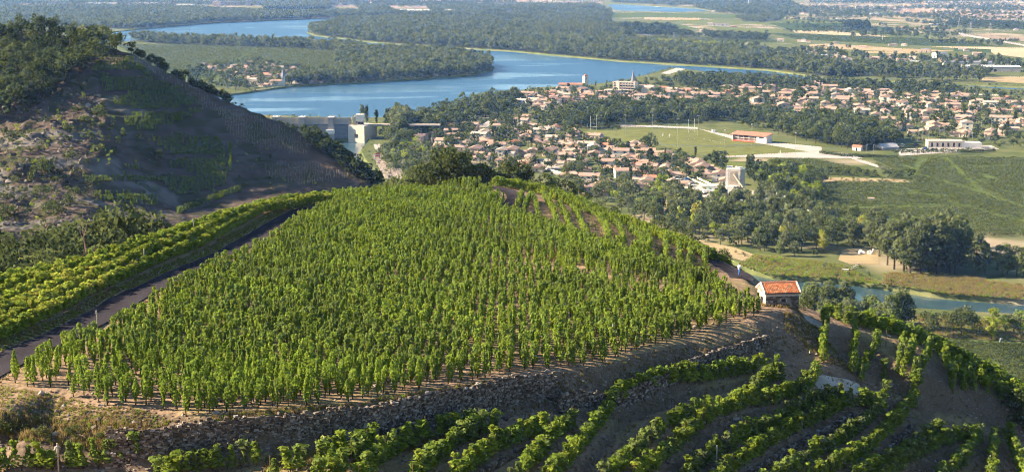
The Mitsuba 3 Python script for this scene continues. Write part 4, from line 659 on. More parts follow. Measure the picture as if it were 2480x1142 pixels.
for x, d, top, k in [(930, 312, 440, 'broad'), (955, 314, 425, 'broad'), (985, 312, 418, 'willow'), (1010, 316, 405, 'broad'), (1040, 314, 385, 'broad'), (1065, 312, 362, 'oak'), (1085, 310, 350, 'broad'), (1105, 314, 368, 'broad'), (1125, 316, 398, 'oak'), (1150, 313, 392, 'broad'), (1170, 312, 390, 'oak'), (1205, 316, 392, 'broad'), (1235, 314, 378, 'oak'), (1255, 313, 388, 'oak'), (1275, 315, 402, 'oak'), (1320, 318, 416, 'oak'), (1345, 316, 418, 'willow'), (1370, 318, 432, 'oak'), (1395, 315, 452, 'oak'), (885, 305, 452, 'bush'), (850, 300, 452, 'willow'), (820, 298, 455, 'bush'), (1420, 312, 462, 'oak'), (1455, 306, 476, 'bush'), (1490, 300, 490, 'bush'), (1600, 290, 525, 'oak'), (1640, 285, 540, 'oak'), (1660, 280, 548, 'bush'), (1745, 246, 598, 'broad'), (1785, 238, 640, 'bush')]:
    x_, y_, zt = atd(x, top, d); g = float(ground(x_, y_)); plant(x_, y_, g, max(zt - g, 1.5), k, 'spur_trees')
for x, y, h in [(2455, 990, 3.0), (2470, 1010, 3.4), (2440, 975, 2.4), (2475, 1040, 3.0), (1945, 752, 2.4), (1925, 742, 2.0), (2100, 772, 2.5), (2130, 775, 2.8)]: on_hill(x, y, h, 'bush', 'spur_trees')
# low trees of the orchards, in rows
def orchard(pts, dx, dy, ang, h, zone, kinds=('bush',), holes=None):
    poly = pxpoly(pts).difference(WATER); c, s = math.cos(ang), math.sin(ang)
    if holes is not None: poly = poly.difference(holes)
    q = shapely.affinity.rotate(poly, -ang, origin=(0, 0), use_radians=True); x0, y0, x1, y1 = q.bounds; gx, gy = np.meshgrid(np.arange(x0, x1, dx), np.arange(y0, y1, dy)); gx, gy = gx.ravel(), gy.ravel()
    ok = shapely.contains_xy(q, gx, gy); gx, gy = gx[ok] + rng.normal(size=ok.sum()) * .25, gy[ok] + rng.normal(size=ok.sum()) * .3; x, y = gx * c - gy * s, gx * s + gy * c; ok = in_view(x, y) & (meshkit.noise(np.c_[x / 14, y / 14, x * 0], 6) > .12)
    for a, b in zip(x[ok], y[ok]): plant(a, b, 2.0, rng.uniform(*h), kinds[rng.integers(len(kinds))], zone)
import shapely.affinity
lanes = unary_union([LineString([at(x, y, 2)[:2] for x, y in l]).buffer(w) for l, w in (([(2095, 386), (2160, 410), (2330, 452), (2480, 506)], 2.6), ([(2190, 410), (2480, 402)], 3.5), ([(2330, 470), (2480, 466)], 3.5), ([(2010, 505), (2330, 500)], 3.5), ([(1900, 470), (2160, 466), (2300, 476)], 3.5), ([(2290, 386), (2380, 470)], 2.2), ([(1880, 440), (2190, 440)], 6.0), ([(2240, 380), (2200, 432)], 3.0), ([(2160, 452), (2480, 540)], 2.0))])
orchard([(2110, 386), (2480, 386), (2480, 575), (2360, 575), (2320, 520), (2160, 530), (2000, 520), (1990, 490), (1890, 446), (2160, 442)], 2.7, 5.4, .12, (2.6, 3.8), 'orchard', ('fruit',), holes=lanes)
orchard([(1900, 430), (2200, 436), (2200, 442), (1900, 438)], 8, 8, .1, (2, 3), 'orchard')
orchard([(1860, 388), (1960, 384), (2080, 408), (2140, 430), (1960, 424), (1860, 402)], 2.2, 3.4, .12, (1.6, 2.1), 'orchard')
orchard([(285, 110), (640, 112), (855, 126), (838, 150), (826, 176), (620, 163), (470, 184), (380, 172)], 4.6, 7.0, .2, (3.2, 4.8), 'orchard', ('fruit',), holes=LineString([at(x, y, 2)[:2] for x, y in [(620, 118), (575, 145), (570, 160)]]).buffer(4))
orchard([(1500, 92), (1600, 90), (1900, 101), (1880, 104), (1600, 98), (1500, 99)], 7, 10, .1, (3.5, 4.6), 'orchard'); orchard([(1870, 82), (2010, 87), (2280, 95), (2400, 111), (2250, 111), (1940, 96)], 9, 12, .1, (3, 4.4), 'orchard')
orchard([(2275, 826), (2400, 830), (2600, 842), (2600, 950), (2480, 944), (2335, 868)], 1.3, 2.6, .5, (1.7, 2.1), 'lower_vines')
fill([(1290, 490), (1420, 560), (1500, 600), (1690, 650), (1700, 630), (1540, 575), (1400, 520)], 150, (.5, 1.0), ['bush', 'dry'], 'flank_scrub', 0, near=200)
for g_, lo, hi in ((MAIN, 1.8, 4.2), (OLD, 1.2, 3.0)):   # shrubs fringing the banks
    L_ = g_.exterior.length
    for s_ in np.arange(0, L_, 4.2):
        q = g_.exterior.interpolate(s_ + rng.uniform(-1.5, 1.5)); c_ = np.array([q.x, q.y]); o = Point(c_ + rng.normal(size=2) * 4)
        if WATER.contains(o) or rng.random() < .22 or not in_view(q.x, q.y) or not big.contains(o): continue
        plant(o.x, o.y, 1.9, rng.uniform(lo, hi), ['bush', 'bush', 'willow', 'dry'][rng.integers(4)], 'bank_shrubs')
def sort_trees():
    """The 300 trees that show largest are things of their own; the others make up the woods."""
    a = ALL_TREES; P_ = np.array([t[:4] for t in a]); px, py, d = pix(P_[:, 0], P_[:, 1], P_[:, 2] + P_[:, 3] * .8); size = P_[:, 3] * F / d; zone = [t[5] for t in a]
    ok = (px > 8) & (px < 2472) & (py > 4) & (py < 1130)
    cand = [i for i in np.argsort(-size) if ok[i] and zone[i] not in ('orchard', 'lower_vines', 'bank_shrubs') and a[i][4] != 'x']
    grid_ = {}; chosen = []
    def seen(i):
        x, y, z, h = P_[i]; t = np.linspace(.12, .985, 160); top = np.array([x, y, z + h * .85]); q = np.array([0, 0, H]) + t[:, None] * (top - (0, 0, H)); return (q[:, 2] > ground(q[:, 0], q[:, 1]) + (.0 if d[i] > 330 else .6)).all()
    for i in sorted(cand[:1500], key=lambda i: d[i]):   # nearest first: a tree mostly behind a nearer one stays in the mass
        x, y, w = px[i], py[i], size[i] * (.30 if a[i][4] not in ('column', 'poplar') else .16); hid = 0
        for j in chosen:
            if abs(px[j] - x) < (w + size[j] * .3) * .45 and -size[j] * .35 < py[i] - py[j] < size[j] * .6: hid = 1; break
        if not hid and size[i] > 26 and seen(i): chosen.append(i)
    chosen = sorted(chosen, key=lambda i: -size[i])[:300]; ch = set(chosen); print('trees', len(a), 'things', len(ch))
    r = np.random.default_rng(77); out = []; n_ = {}
    NM = {'broad': 'leafy_tree', 'oak': 'oak_tree', 'poplar': 'poplar_tree', 'willow': 'willow_tree', 'column': 'column_tree', 'pine': 'pine_tree', 'umbrella': 'umbrella_pine', 'bush': 'bush', 'dry': 'dry_tree', 'golden': 'golden_poplar'}
    for i, (x, y, z, h, k, zn) in enumerate(a):
        rz = r.uniform(0, 6.28); s = h * r.uniform(.9, 1.12); m = xf(x, y, z - .05, rz, s, h)
        if i in ch:
            key = inst(name(NM[k]), proto(k, int(r.integers(3)), 0 if size[i] > 70 else 1, True), m); out.append((key, px[i], py[i], k))
        elif zn not in ('orchard', 'lower_vines') or True:
            lod = 1 if size[i] > 60 else 2
            n_[zn] = n_.get(zn, 0) + 1; inst(f'{zn}__{n_[zn]:05d}', proto(k, int(r.integers(4 if lod == 2 else 3)), lod, False), m)
    TXT = {'river_forest': 'dense green riverside woods on both banks of the broad river', 'town_trees': 'garden trees filling the gaps between the houses of the town', 'far_trees': 'far-off trees and hedges scattered over the hazy plain', 'undergrowth': 'thicket of riverside trees on the near plain', 'hill_wood': 'oak wood covering the top of the hill on the left', 'hill_scrub': 'low scrub dotted over the rocky hillside', 'ravine_trees': 'lower trees packed in the ravine on the left', 'flank_scrub': 'low dry scrub on the banks between the rows of the right flank', 'bank_shrubs': 'low shrubs fringing the banks of the river', 'spur_trees': 'bushes behind the crest of the vine spur', 'orchard': 'low orchard trees in long rows on the plain', 'lower_vines': 'rows of vines on the flat field at the foot of the hill'}
    for zn in n_: tag(zn, TXT[zn], kind='stuff')
    return out
# ---------------------------------------------------------------- houses
def gable(w, d, h, pitch, over=.45, t=.18, hip=False):
    """(walls, roof) of a house w along x, d along y, eaves at h, ridge along x."""
    r = h + d / 2 * math.tan(pitch); x, y = w / 2, d / 2
    v = [(-x, -y, -.3), (x, -y, -.3), (x, y, -.3), (-x, y, -.3), (-x, -y, h), (x, -y, h), (x, y, h), (-x, y, h), (-x + (y * .9 if hip else 0), 0, r), (x - (y * .9 if hip else 0), 0, r)]
    f = [[0, 1, 5], [0, 5, 4], [1, 2, 6], [1, 6, 5], [2, 3, 7], [2, 7, 6], [3, 0, 4], [3, 4, 7], [4, 8, 7], [5, 6, 9], [4, 5, 9], [4, 9, 8], [6, 7, 8], [6, 8, 9]]
    X, Y, e = x + over, y + over, h - over * math.tan(pitch); q = (y * .9 + over * .2) if hip else 0; rr = r + .04
    a = [(-X, -Y, e), (X, -Y, e), (X, Y, e), (-X, Y, e), (-X + q, 0, rr), (X - q, 0, rr)]; b = [(p[0], p[1], p[2] + t) for p in a]
    F_ = [[6, 7, 11], [6, 11, 10], [8, 9, 10], [8, 10, 11], [9, 6, 10], [7, 8, 11], [0, 4, 5], [0, 5, 1], [2, 5, 4], [2, 4, 3], [0, 1, 7], [0, 7, 6], [2, 3, 9], [2, 9, 8], [1, 5, 11], [1, 11, 7], [5, 2, 8], [5, 8, 11], [0, 6, 10], [0, 10, 4], [3, 4, 10], [3, 10, 9]]
    return trimesh.Trimesh(v, f, process=False), trimesh.Trimesh(a + b, F_, process=False)
def merged(ms): return cat(ms)
def pm(m, bsdf, k, n=8): return mikit.ply(m, bsdf, uv=uvof(m, k, n))
HOUSE = {}
def house_proto(i):
    key = f'house_kind_{i}'
    if key in HOUSE: return key
    r = np.random.default_rng(900 + i); two = i % 4 == 1; w, d = r.uniform(10, 14.5), r.uniform(7.5, 9.5); h = 5.3 if two else 2.9; p = math.radians(r.uniform(16, 20)); hip = i % 5 == 2
    wl, rf = gable(w, d, h, p, hip=hip); ws, rs = [wl], [rf]
    if i % 3 != 1:
        w2, d2 = r.uniform(5, 7), r.uniform(5.5, 7.5); a, b = gable(d2 + 4, w2, 2.6 if not two else 2.9, p); M_ = trimesh.transformations.rotation_matrix(math.pi / 2, (0, 0, 1)); sx = r.choice([-1, 1]) * (w / 2 - w2 / 2 - .4)
        for m, l in ((a, ws), (b, rs)): m.apply_transform(M_); m.apply_translation((sx, -d / 2 - d2 / 2 + 2.2, 0)); l.append(m)
    if i % 4 == 3:
        a, b = gable(4.2, 6.0, 2.3, p); [m.apply_translation((w / 2 + 1.9, .8, 0)) for m in (a, b)]; ws.append(a); rs.append(b)
    wc, rc = [0, 1, 2, 0, 3, 4, 1, 0, 2, 1, 0, 4][i % 12], [0, 1, 2, 0, 3, 1, 2, 4, 0, 5, 1, 2][i % 12]; wc, rc = wc + r.uniform(-.25, .25), rc + r.uniform(-.25, .25)
    g = {'type': 'shapegroup', 'wall': pm(cat(ws), 'plaster', max(wc, 0)), 'roof': pm(cat(rs), 'roof_tile', max(rc, 0))}; n = 0
    def win(x, y, z, sx, sy, sz):
        nonlocal n; nm = 'window' + (f'_{n:03d}' if n else ''); n += 1; g[nm] = pm(box(sx, sy, sz, x, y, z), 'paint', 0)
        g[nm + '__shutter'] = pm(cat([box(.45 if sx > sy else .06, .06 if sx > sy else .45, sz, x + (s * (sx / 2 + .25) if sx > sy else 0), y + (s * (sy / 2 + .25) if sx < sy else 0), z) for s in (-1, 1)]), 'paint', [1, 3.5, 5, 6][i % 4])
    for fl in range(2 if two else 1):
        for x in np.linspace(-w * .32, w * .32, 3): win(x, d / 2 + .03, .9 + fl * 2.6, 1.1, .08, 1.25)
        for x in (-w * .25, w * .28): win(x, -d / 2 - .03, .9 + fl * 2.6, 1.2, .08, 1.25)
        for s in (-1, 1): win(s * (w / 2 + .03), .4, .9 + fl * 2.6, .08, 1.0, 1.2)
    g['door'] = pm(box(1.0, .1, 2.1, .8, -d / 2 - .05, 0), 'paint', 6); c = box(.6, .9, 1.3, w * r.uniform(-.3, .3), r.uniform(-.8, .8), h + d / 2 * math.tan(p) - .35)
    g['chimney'] = pm(c, 'plaster', 0); scene[key] = g; HOUSE[key] = (w, d, wc, rc, two, hip)
    # the same house as one mesh for the far mass: two shapes only
    scene[key + '_far'] = {'type': 'shapegroup', 'wall': g['wall'], 'roof': g['roof']}
    return key
ALL_HOUSES = []                                        # (x, y, rz, kind, scale)
def house(px, py, k=None, rot=None, s=1.0):
    x, y, _ = at(px, py, 2); k = int(R.integers(12)) if k is None else k; rot = R.choice([0, 1, 2, 3]) * 90 + R.uniform(-8, 8) - 14 if rot is None else rot
    ALL_HOUSES.append((x, y, math.radians(rot), k, s)); AVOID.append((x, y, 7.5 * s))
R = np.random.default_rng(3)
NEARH = [(1162, 338), (1170, 345), (1180, 351), (1189, 358), (1202, 365, 1, 10), (1075, 347), (1012, 345), (1152, 374), (1166, 388), (1217, 378), (1110, 364), (1050, 360), (1012, 358), (1045, 334), (1085, 343), (1140, 314), (1280, 308), (1235, 320), (1185, 328), (1262, 317), (1277, 328), (1325, 324, 9, 15), (1346, 314), (1383, 322), (1270, 337), (1292, 341), (1304, 348), (1316, 355), (1329, 362), (1352, 378), (1380, 372), (1378, 391),
  (1342, 346), (1374, 351), (1390, 357), (1283, 403), (1302, 414), (1392, 430), (1500, 400), (1522, 398), (1512, 430, 1, 5), (1478, 415), (1548, 401), (1568, 418), (1545, 428), (1566, 444), (1556, 459), (1627, 449, 0, 80), (1620, 428, 3, 80), (1612, 413, 6, 80), (1672, 397), (1690, 412, 5, 75), (1700, 419, 5, 75), (1714, 428, 7, 75), (1743, 437, 1, 78), (1756, 445, 0, 78), (1440, 470, 5, 10), (1455, 453), (1428, 443), (1582, 252, 9, 20), (1310, 328), (1440, 335), (1452, 347), (1536, 354), (1552, 362), (1490, 367), (1502, 380), (1520, 387), (1612, 378), (1380, 384), (1332, 377), (1570, 372), (1470, 388), (1440, 378), (1420, 362), (1408, 398), (1340, 400), (1245, 352), (1240, 376), (1225, 395), (1130, 352), (1095, 380)]
for q in NEARH: house(q[0], q[1], q[2] if len(q) > 2 else None, q[3] if len(q) > 3 else None)
def hamlet(pts, spacing, seed, dens=None, holes=None, s=1.0):
    rg = np.random.default_rng(seed); poly = pxpoly(pts).difference(WATER.buffer(14)).difference(no_build.buffer(8))
    if holes is not None: poly = poly.difference(holes)
    p = scatter(poly, spacing, rg, .36); p = p[in_view(p[:, 0], p[:, 1], m=20)]
    if dens: p = p[meshkit.noise(np.c_[p / dens[0], p[:, 0] * 0], dens[1]) > dens[2]]
    old_ = np.array(AVOID)
    for x, y in p:
        if len(old_) and (np.hypot(old_[:, 0] - x, old_[:, 1] - y) < old_[:, 2] + 6).any(): continue
        ALL_HOUSES.append((x, y, math.radians(rg.choice([0, 1, 2, 3]) * 90 + rg.uniform(-12, 12) - 12), int(rg.integers(12)), rg.uniform(.85, 1.1) * s)); AVOID.append((x, y, 7.0 * s))
for x, y, r_ in [(1533, 224, 20), (1418, 212, 10), (1495, 222, 26), (1818, 338, 26), (1775, 466, 18), (2290, 356, 40), (2380, 172, 70), (1838, 142, 50), (1685, 118, 40)]: AVOID.append((*at(x, y, 2)[:2], r_))
yards = unary_union([pxpoly([(2170, 362), (2400, 352), (2420, 362), (2180, 378)]), pxpoly([(1690, 470), (1820, 466), (1960, 520), (1780, 500)]), pxpoly([(1120, 296), (1200, 290), (1210, 306), (1110, 312)]), pxpoly([(1330, 298), (1420, 264), (1760, 264), (1900, 292), (1880, 300), (1760, 292), (1500, 305), (1400, 316)]), pxpoly([(1860, 302), (2060, 305), (2180, 340), (2170, 358), (2080, 366), (1980, 348), (1880, 325)])])
hamlet([(1290, 224), (1420, 219), (1640, 217), (1760, 232), (1760, 256), (1560, 260), (1420, 260), (1290, 268), (1250, 252)], 20, 1, holes=yards)
hamlet([(1030, 330), (1130, 302), (1250, 268), (1330, 300), (1400, 322), (1480, 348), (1600, 386), (1690, 404), (1740, 440), (1640, 448), (1450, 442), (1280, 408), (1110, 392)], 29, 2, holes=yards)
hamlet([(1760, 205), (1900, 200), (2060, 216), (2300, 232), (2480, 242), (2480, 345), (2330, 340), (2190, 330), (2060, 302), (1900, 290), (1760, 258)], 31, 3, holes=yards, s=1.14)
hamlet([(490, 162), (620, 156), (800, 190), (790, 204), (680, 210), (600, 210)], 19, 4)
hamlet([(1980, 132), (2120, 140), (2480, 148), (2480, 168), (2330, 160), (1980, 152)], 40, 5, dens=(70, 3, .35)); hamlet([(1730, 116), (1990, 124), (2000, 136), (1760, 128)], 36, 6, dens=(50, 4, .4))
hamlet([(1960, 2), (2480, -2), (2480, 62), (2160, 26), (1960, 26)], 50, 7, dens=(240, 5, .40)); hamlet([(640, 0), (1250, 0), (1460, 8), (1440, 24), (1240, 30), (1050, 22), (660, 14)], 40, 8, dens=(200, 5, .32)); hamlet([(0, 10), (430, 6), (430, 14), (0, 20)], 55, 9)
hamlet([(1600, 0), (1960, 6), (1960, 34), (1760, 36), (1600, 14)], 60, 10, dens=(150, 3, .5))
for x, y in [(1890, 101), (1935, 101), (1946, 102), (1958, 103), (1806, 50), (1835, 52), (1848, 51), (1775, 66), (1720, 60), (1705, 75), (2165, 111), (2190, 111), (2100, 73), (2168, 67), (2183, 68), (2030, 48), (2066, 46), (2012, 112), (2090, 116), (2025, 106), (1413, 38), (1450, 40), (2280, 50), (2258, 62), (2238, 71), (2400, 66), (2460, 74), (2340, 124), (2366, 136), (2330, 120)]: house(x, y)
AVOID += [(*at(x, y, 2)[:2], 9) for x, y in ((1492, 330), (1815, 428))]
def place_houses():
    P_ = np.array([(x, y) for x, y, *_ in ALL_HOUSES]); px, py, d = pix(P_[:, 0], P_[:, 1], 4.0); r = np.random.default_rng(8)
    def seen(i):
        t = np.linspace(.12, .985, 160); q = np.array([0, 0, H]) + t[:, None] * (np.array([*P_[i], 5.5]) - (0, 0, H)); return (q[:, 2] > ground(q[:, 0], q[:, 1]) + .5).all()
    idx = [i for i in np.argsort(d) if 6 < px[i] < 2474 and py[i] > 4 and seen(i)]; near = set(idx[:300]); out = []; n = 0
    for i, (x, y, rz, k, s) in enumerate(ALL_HOUSES):
        g = house_proto(k); m = xf(x, y, 2.0, rz, s)
        if i in near: key = inst(name('house'), g, m); out.append((key, px[i], py[i], k))
        elif d[i] < 9000: n += 1; inst(f'distant_houses__{n:04d}', g + '_far', m)
    if n: tag('distant_houses', 'small tile roofed houses scattered over the hazy far plain', kind='stuff')
    print('houses', len(ALL_HOUSES), 'things', len(out)); return out
# ---------------------------------------------------------------- single buildings and objects
class Thing:
    def __init__(s, base, p, label, cat_, rot=0.0, group=None):
        s.k, s.m, s.n = name(base), T().translate(list(map(float, p))).rotate([0, 0, 1], rot), {}; tag(s.k, label, cat_, group)
    def add(s, part_, mesh, k, bsdf='paint', smooth=False, label=None, kind=None):
        i = s.n.get(part_, -1) + 1; s.n[part_] = i; key = f'{s.k}__{part_}' + (f'_{i:03d}' if i else '')
        scene[key] = {**mikit.ply(mesh, bsdf, smooth=smooth is True, uv=uvof(mesh, k)), 'to_world': s.m}
        if label or kind: tag(key, label, kind=kind)
        return f'{part_}' + (f'_{i:03d}' if i else '')
def g2(px, py): x, y, _ = at(px, py, 2.0); return (x, y, 2.0)
# the dam
d_ = at(800, 340, 0.0); D = Thing('dam', (-158.0, d_[1], 0.0), 'grey concrete dam with tall piers and dark gates across the river', 'dam', -3)
for x in (-39, -17, 7.6):
    i = D.add('pier', cat([box(4.6, 13, 22, x, 0, -3), box(5.2, 13.6, .6, x, 0, 19.2)]), 5.6, 'plaster')
    D.add(f'{i}__cap', box(5.4, 5, .5, x, -3, 19.85), 1)
D.add('walkway', box(7.0, 4, 3.2, 7.4, -7.5, 6.6), 2, 'plaster', label='pale control box hanging from the middle pier')
for a, b in ((-36.7, -19.3), (-14.7, 5.3), (9.9, 24.4)):
    w = b - a; D.add('deck', cat([box(w, 7, 1.0, (a + b) / 2, 0, 17.6), box(w, .4, 1.0, (a + b) / 2, -3.4, 18.6)]), 4.6, 'plaster')
    D.add('beam', cat([box(w / 8 - .12, 1.0, 3.7, a + w / 8 * (j + .5), -2.6, 13.9) for j in range(8)]), 5.2, 'plaster', kind='stuff')
    i = D.add('gate', cat([box(w, .5, 13.2, (a + b) / 2, .2, 0)]), 7.0, 'roof_tile'); D.add(f'{i}__rib', cat([box(w, .35, .35, (a + b) / 2, -.2, z) for z in (3.6, 7.6, 11)] + [box(.35, .35, 13, a + w * t, -.2, 0) for t in (.33, .66)]), 5)
    D.add('water_rail', box(w, .25, .5, (a + b) / 2, -1.2, 13.3), 3)
D.add('deck', box(60, 8, 1.2, 68, 3, 12.5), 3, 'plaster', label='low approach bridge right of the control house')
D.add('abutment', box(16, 20, 15.5, 33, 2, -2, -.42), .6, 'plaster', label='cream concrete side block with a small window'); D.add('control_house', cat([box(6.6, 7, 5.6, 31.5, -1, 16.6), box(5, 6, 3.2, 32, -1, 13.5)]), 2, 'plaster', label='white control room on top of the side block')
D.add('window', box(3.0, .5, 3.0, 28.9, -7.2, 3.2, -.42), 0); D.add('window', box(4.6, .3, 2.0, 32.2, -4.1, 14.2), 0); D.add('tower', box(2.2, 7, 6.5, 27.4, -1, 14), 3, 'plaster')
for x in (-8, -3.5): b_ = Thing('concrete_pillar', (-158 + x, d_[1] - 30, -2), 'pale pointed concrete block in the water below the dam' if x < -5 else 'larger pale pointed block in front of the dam gates', 'pillar'); b_.add('shaft', cyl(1.5, 8 if x < -5 else 9.5, n=6, r2=.6), 2.4, 'plaster')
# church
p = g2(1533, 224); C = Thing('church', p, 'stone church with square belfry and slim slate spire', 'church', -20)
C.add('tower', cat([box(6.2, 6.2, 12.4, 0, 0, -.5), box(6.8, 6.8, .5, 0, 0, 8.2), box(6.9, 6.9, .5, 0, 0, 11.6)]), 3.2, 'plaster')
for s in (-1, 1):
    for x in (-1.2, 1.2): C.add('window', box(.9, .2, 2.6, x, s * 3.12, 8.9), 0); C.add('window', box(.2, .9, 2.6, s * 3.12, x, 8.9), 0)
sp_ = cat([cyl(3.4, 2.2, z=12, n=8, r2=2.4), cyl(2.4, 12.5, z=14.2, n=8, r2=.08)]); C.add('spire', sp_, 7.0, 'roof_tile', label='dark slate spire'); C.add('cross', cat([box(.14, .14, 1.6, 0, 0, 26.4), box(.8, .14, .14, 0, 0, 27.2)]), 0)
C.add('clock', cyl(.9, .15, 0, 0, 0, 12), 1); scene[C.k + '__clock']['to_world'] = C.m @ T().translate([0, -3.15, 10.4]).rotate([1, 0, 0], 90)
a, b = gable(22, 9.5, 6.4, math.radians(24)); [m.apply_translation((13.5, .5, 0)) for m in (a, b)]; C.add('wall', a, 1, 'plaster'); C.add('roof', b, 5, 'roof_tile')
# old tower with low red roofed hall
p = g2(1418, 213); O = Thing('stone_tower', p, 'square pale stone tower with small red pyramid roof by the river', 'tower', 24); O.add('wall', cat([box(5.2, 5.2, 14.6, 0, 0, -.5), box(5.5, 5.5, .4, 0, 0, 13.3)]), 1, 'plaster')
pyr = cyl(4.1, 2.8, z=14.1, n=4, r2=.05); pyr.apply_transform(trimesh.transformations.rotation_matrix(math.pi / 4, (0, 0, 1))); O.add('roof', pyr, 3, 'roof_tile')
for x, y in ((0, -2.65), (-2.65, 0), (2.65, 0)):
    for z in (5, 10.6): O.add('window', box(.7 if y else .12, .12 if y else .7, 1.3, x, y, z), 0)
a, b = gable(28, 9, 4.2, math.radians(19)); Hh = Thing('village_hall', (*np.array(p[:2]) + (-18, 2), 2), 'long hall with bright red tiled roof left of the old square tower', 'hall', -4); Hh.add('wall', a, 1, 'plaster'); Hh.add('roof', b, 3, 'roof_tile')
for x in (-9, -3, 3, 9): Hh.add('window', box(1.4, .12, 1.6, x, -4.55, 1.4), 0)
# apartment block
p = g2(1484, 224); A = Thing('apartment_block', p, 'four storey apartment block with balconies and a yellow tree painted on its white end', 'building', -24)
A.add('wall', box(27, 11.5, 12.2, 13.5, 5.75, -.2), 1.4, 'plaster'); A.add('roof', box(27.6, 12.1, .5, 13.5, 5.75, 12.0), 5, 'roof_tile'); A.add('stair_tower', box(3.4, 1.6, 12.6, 6.6, -.6, 0), .6, 'plaster')
for f in range(4):
    for x in [2.2] + list(np.arange(10.2, 27, 3.4)):
        i = A.add('balcony', cat([box(3.2, 1.3, .25, x, -.7, f * 3 + .25), box(3.2, .12, .95, x, -1.3, f * 3 + .5)]), 4.6, 'plaster'); A.add(f'{i}__window', box(2.8, .1, 2.1, x, -.06, f * 3 + .6), 0)
for x in (4, 12, 20, 25): A.add('chimney', box(.7, .9, 1.3, x, 6, 12.4), 0, 'plaster')
rngm = np.random.default_rng(4); mv, mf, mu = cards(np.c_[np.full(40, -.03), 3.6 + rngm.normal(size=40) * 1.5, 6.8 + rngm.normal(size=40) * 2.0], np.tile([-1.0, 0, 0], (40, 1)), 1.0, .5, rngm, flat=.001); mv[:, 0] = -.04 - np.repeat(np.arange(40), 4) * .002
A.add('mural', trimesh.Trimesh(mv, mf, process=False), 3.9, 'field_cover', label='yellow tree painted on the end wall'); A.add('mural', box(.06, .5, 5, -.06, 3.6, .4), 6.4, 'field_cover')
p = g2(1492, 231); q = Thing('school_building', p, 'low white two storey building in front of the apartment block', 'building', -8); a, b = gable(26, 9, 6.2, math.radians(10), hip=True); q.add('wall', a, 2, 'plaster'); q.add('roof', b, 5, 'roof_tile')
for x in np.arange(-11, 12, 3.1):
    for z in (1, 4): q.add('window', box(1.1, .12, 1.4, x, -4.56, z), 0)
# sports stand, goals, masts, fence
p = g2(1820, 343); S = Thing('sports_stand', p, 'white grandstand with red roof beside the pitch', 'grandstand', -38); S.add('wall', cat([box(31, .4, 6.4, 0, 4.6, 0), box(.4, 9, 6.4, -15.5, 0, 0), box(9, 9.6, 6.0, 11.5, 0, 0), box(31, 8, .5, 0, .5, 3.0)]), 1.6, 'plaster')
S.add('roof', trimesh.Trimesh(*(lambda m: (m.vertices + np.c_[m.vertices[:, :2] * 0, m.vertices[:, 1] * .14], m.faces))(box(33, 11.5, .45, 0, 0, 6.3)), process=False), 3.2, 'roof_tile')
for i in range(4): S.add('seat_tier', box(21, 1.5, .5, -4.6, -2.6 + i * 1.7, .5 + i * .8), 7)
for x in (-15, -10, -5, 0, 5): S.add('post', box(.3, .3, 5.6, x, -4.4, 0), 1)
S.add('front_wall', box(21, .25, .9, -4.6, -4.6, 0), 2)
S.add('window', box(4, .12, 1.2, 11.5, -4.87, 3.8), 0)
def goal(px, py, rot, rugby, txt):
    G = Thing('goal', g2(px, py), txt, 'goal', rot, 'white goals on the sports pitch'); w = 5.6 if rugby else 7.3; h = 12.5 if rugby else 2.5
    for s in (-1, 1): G.add('post', cyl(.16, h, s * w / 2, n=6), 1, smooth=30)
    G.add('crossbar', bar((-w / 2, 0, 3 if rugby else 2.44), (w / 2, 0, 3 if rugby else 2.44), .14, 6), 1)
    if not rugby: G.add('net_frame', cat([bar((s * w / 2, 0, 2.4), (s * w / 2, 1.8, 0), .05, 4) for s in (-1, 1)] + [bar((-w / 2, 1.8, .05), (w / 2, 1.8, .05), .05, 4)]), 1)
goal(1437, 315, 25, True, 'tall white rugby posts at the left end of the pitch'); goal(1674, 322, 15, True, 'tall white rugby posts near the far corner of the pitch'); goal(1605, 331, 80, False, 'small white football goal left of the pitch centre'); goal(1622, 332, 80, False, 'second small white goal at the pitch centre'); goal(1890, 373, 75, False, 'white goal near the gravel yard')
def mast(px, py, h, txt, base='light_mast', cat_='light mast', grp='tall light masts round the pitch', two=True):
    M = Thing(base, g2(px, py), txt, cat_, 20, grp); M.add('pole', cyl(.15, h, n=6, r2=.08), 5, smooth=30); M.add('lamp', box(1.5, .35, .5, 0, 0, h - .3) if two else box(1.3, .3, .18, .5, 0, h - .1), 1)
for x, y, h, t in [(1580, 312, 18, 'tall light mast behind the pitch by the tree row'), (1514, 330, 18, 'light mast left of the pitch in front of the near houses'), (1690, 332, 18, 'light mast at the far corner of the pitch'), (1640, 356, 18, 'light mast at the middle of the near touchline'), (1755, 358, 14, 'light mast in front of the sports stand'), (1820, 352, 17, 'light mast rising before the sports stand roof'), (1926, 376, 17, 'light mast at the gravel yard'), (1423, 308, 18, 'light mast before the dark trees left of the pitch'), (1646, 288, 14, 'light mast among the trees behind the pitch')]: mast(x, y, h, t)
for j, (x, y) in enumerate([(2098, 380), (2115, 380), (2223, 342), (2234, 344), (2248, 345), (2275, 332), (2297, 322), (2334, 318), (2364, 315), (2376, 318), (2401, 310), (2429, 316), (2471, 308), (2354, 348), (1112, 285), (1126, 286), (1142, 284), (1162, 290)]): mast(x, y, 9, f'{ORDN[j]} slim street lamp in order round the pool and the street right of it' if x > 2000 else f'street lamp {["first", "second", "third", "fourth"][j - 14]} from the left beside the car park', 'street_lamp', 'street lamp', 'street lamps', False)
fp = [at(x, y, 2) for x, y in [(1592, 352), (1700, 357), (1870, 352)]]; fl = dense(fp, 2.6); Fn = Thing('fence', (0, 0, 0), 'white railing round the near side of the sports pitch', 'fence')
for q in fl: Fn.add('post', box(.12, .12, 1.1, q[0], q[1], 2), 3)
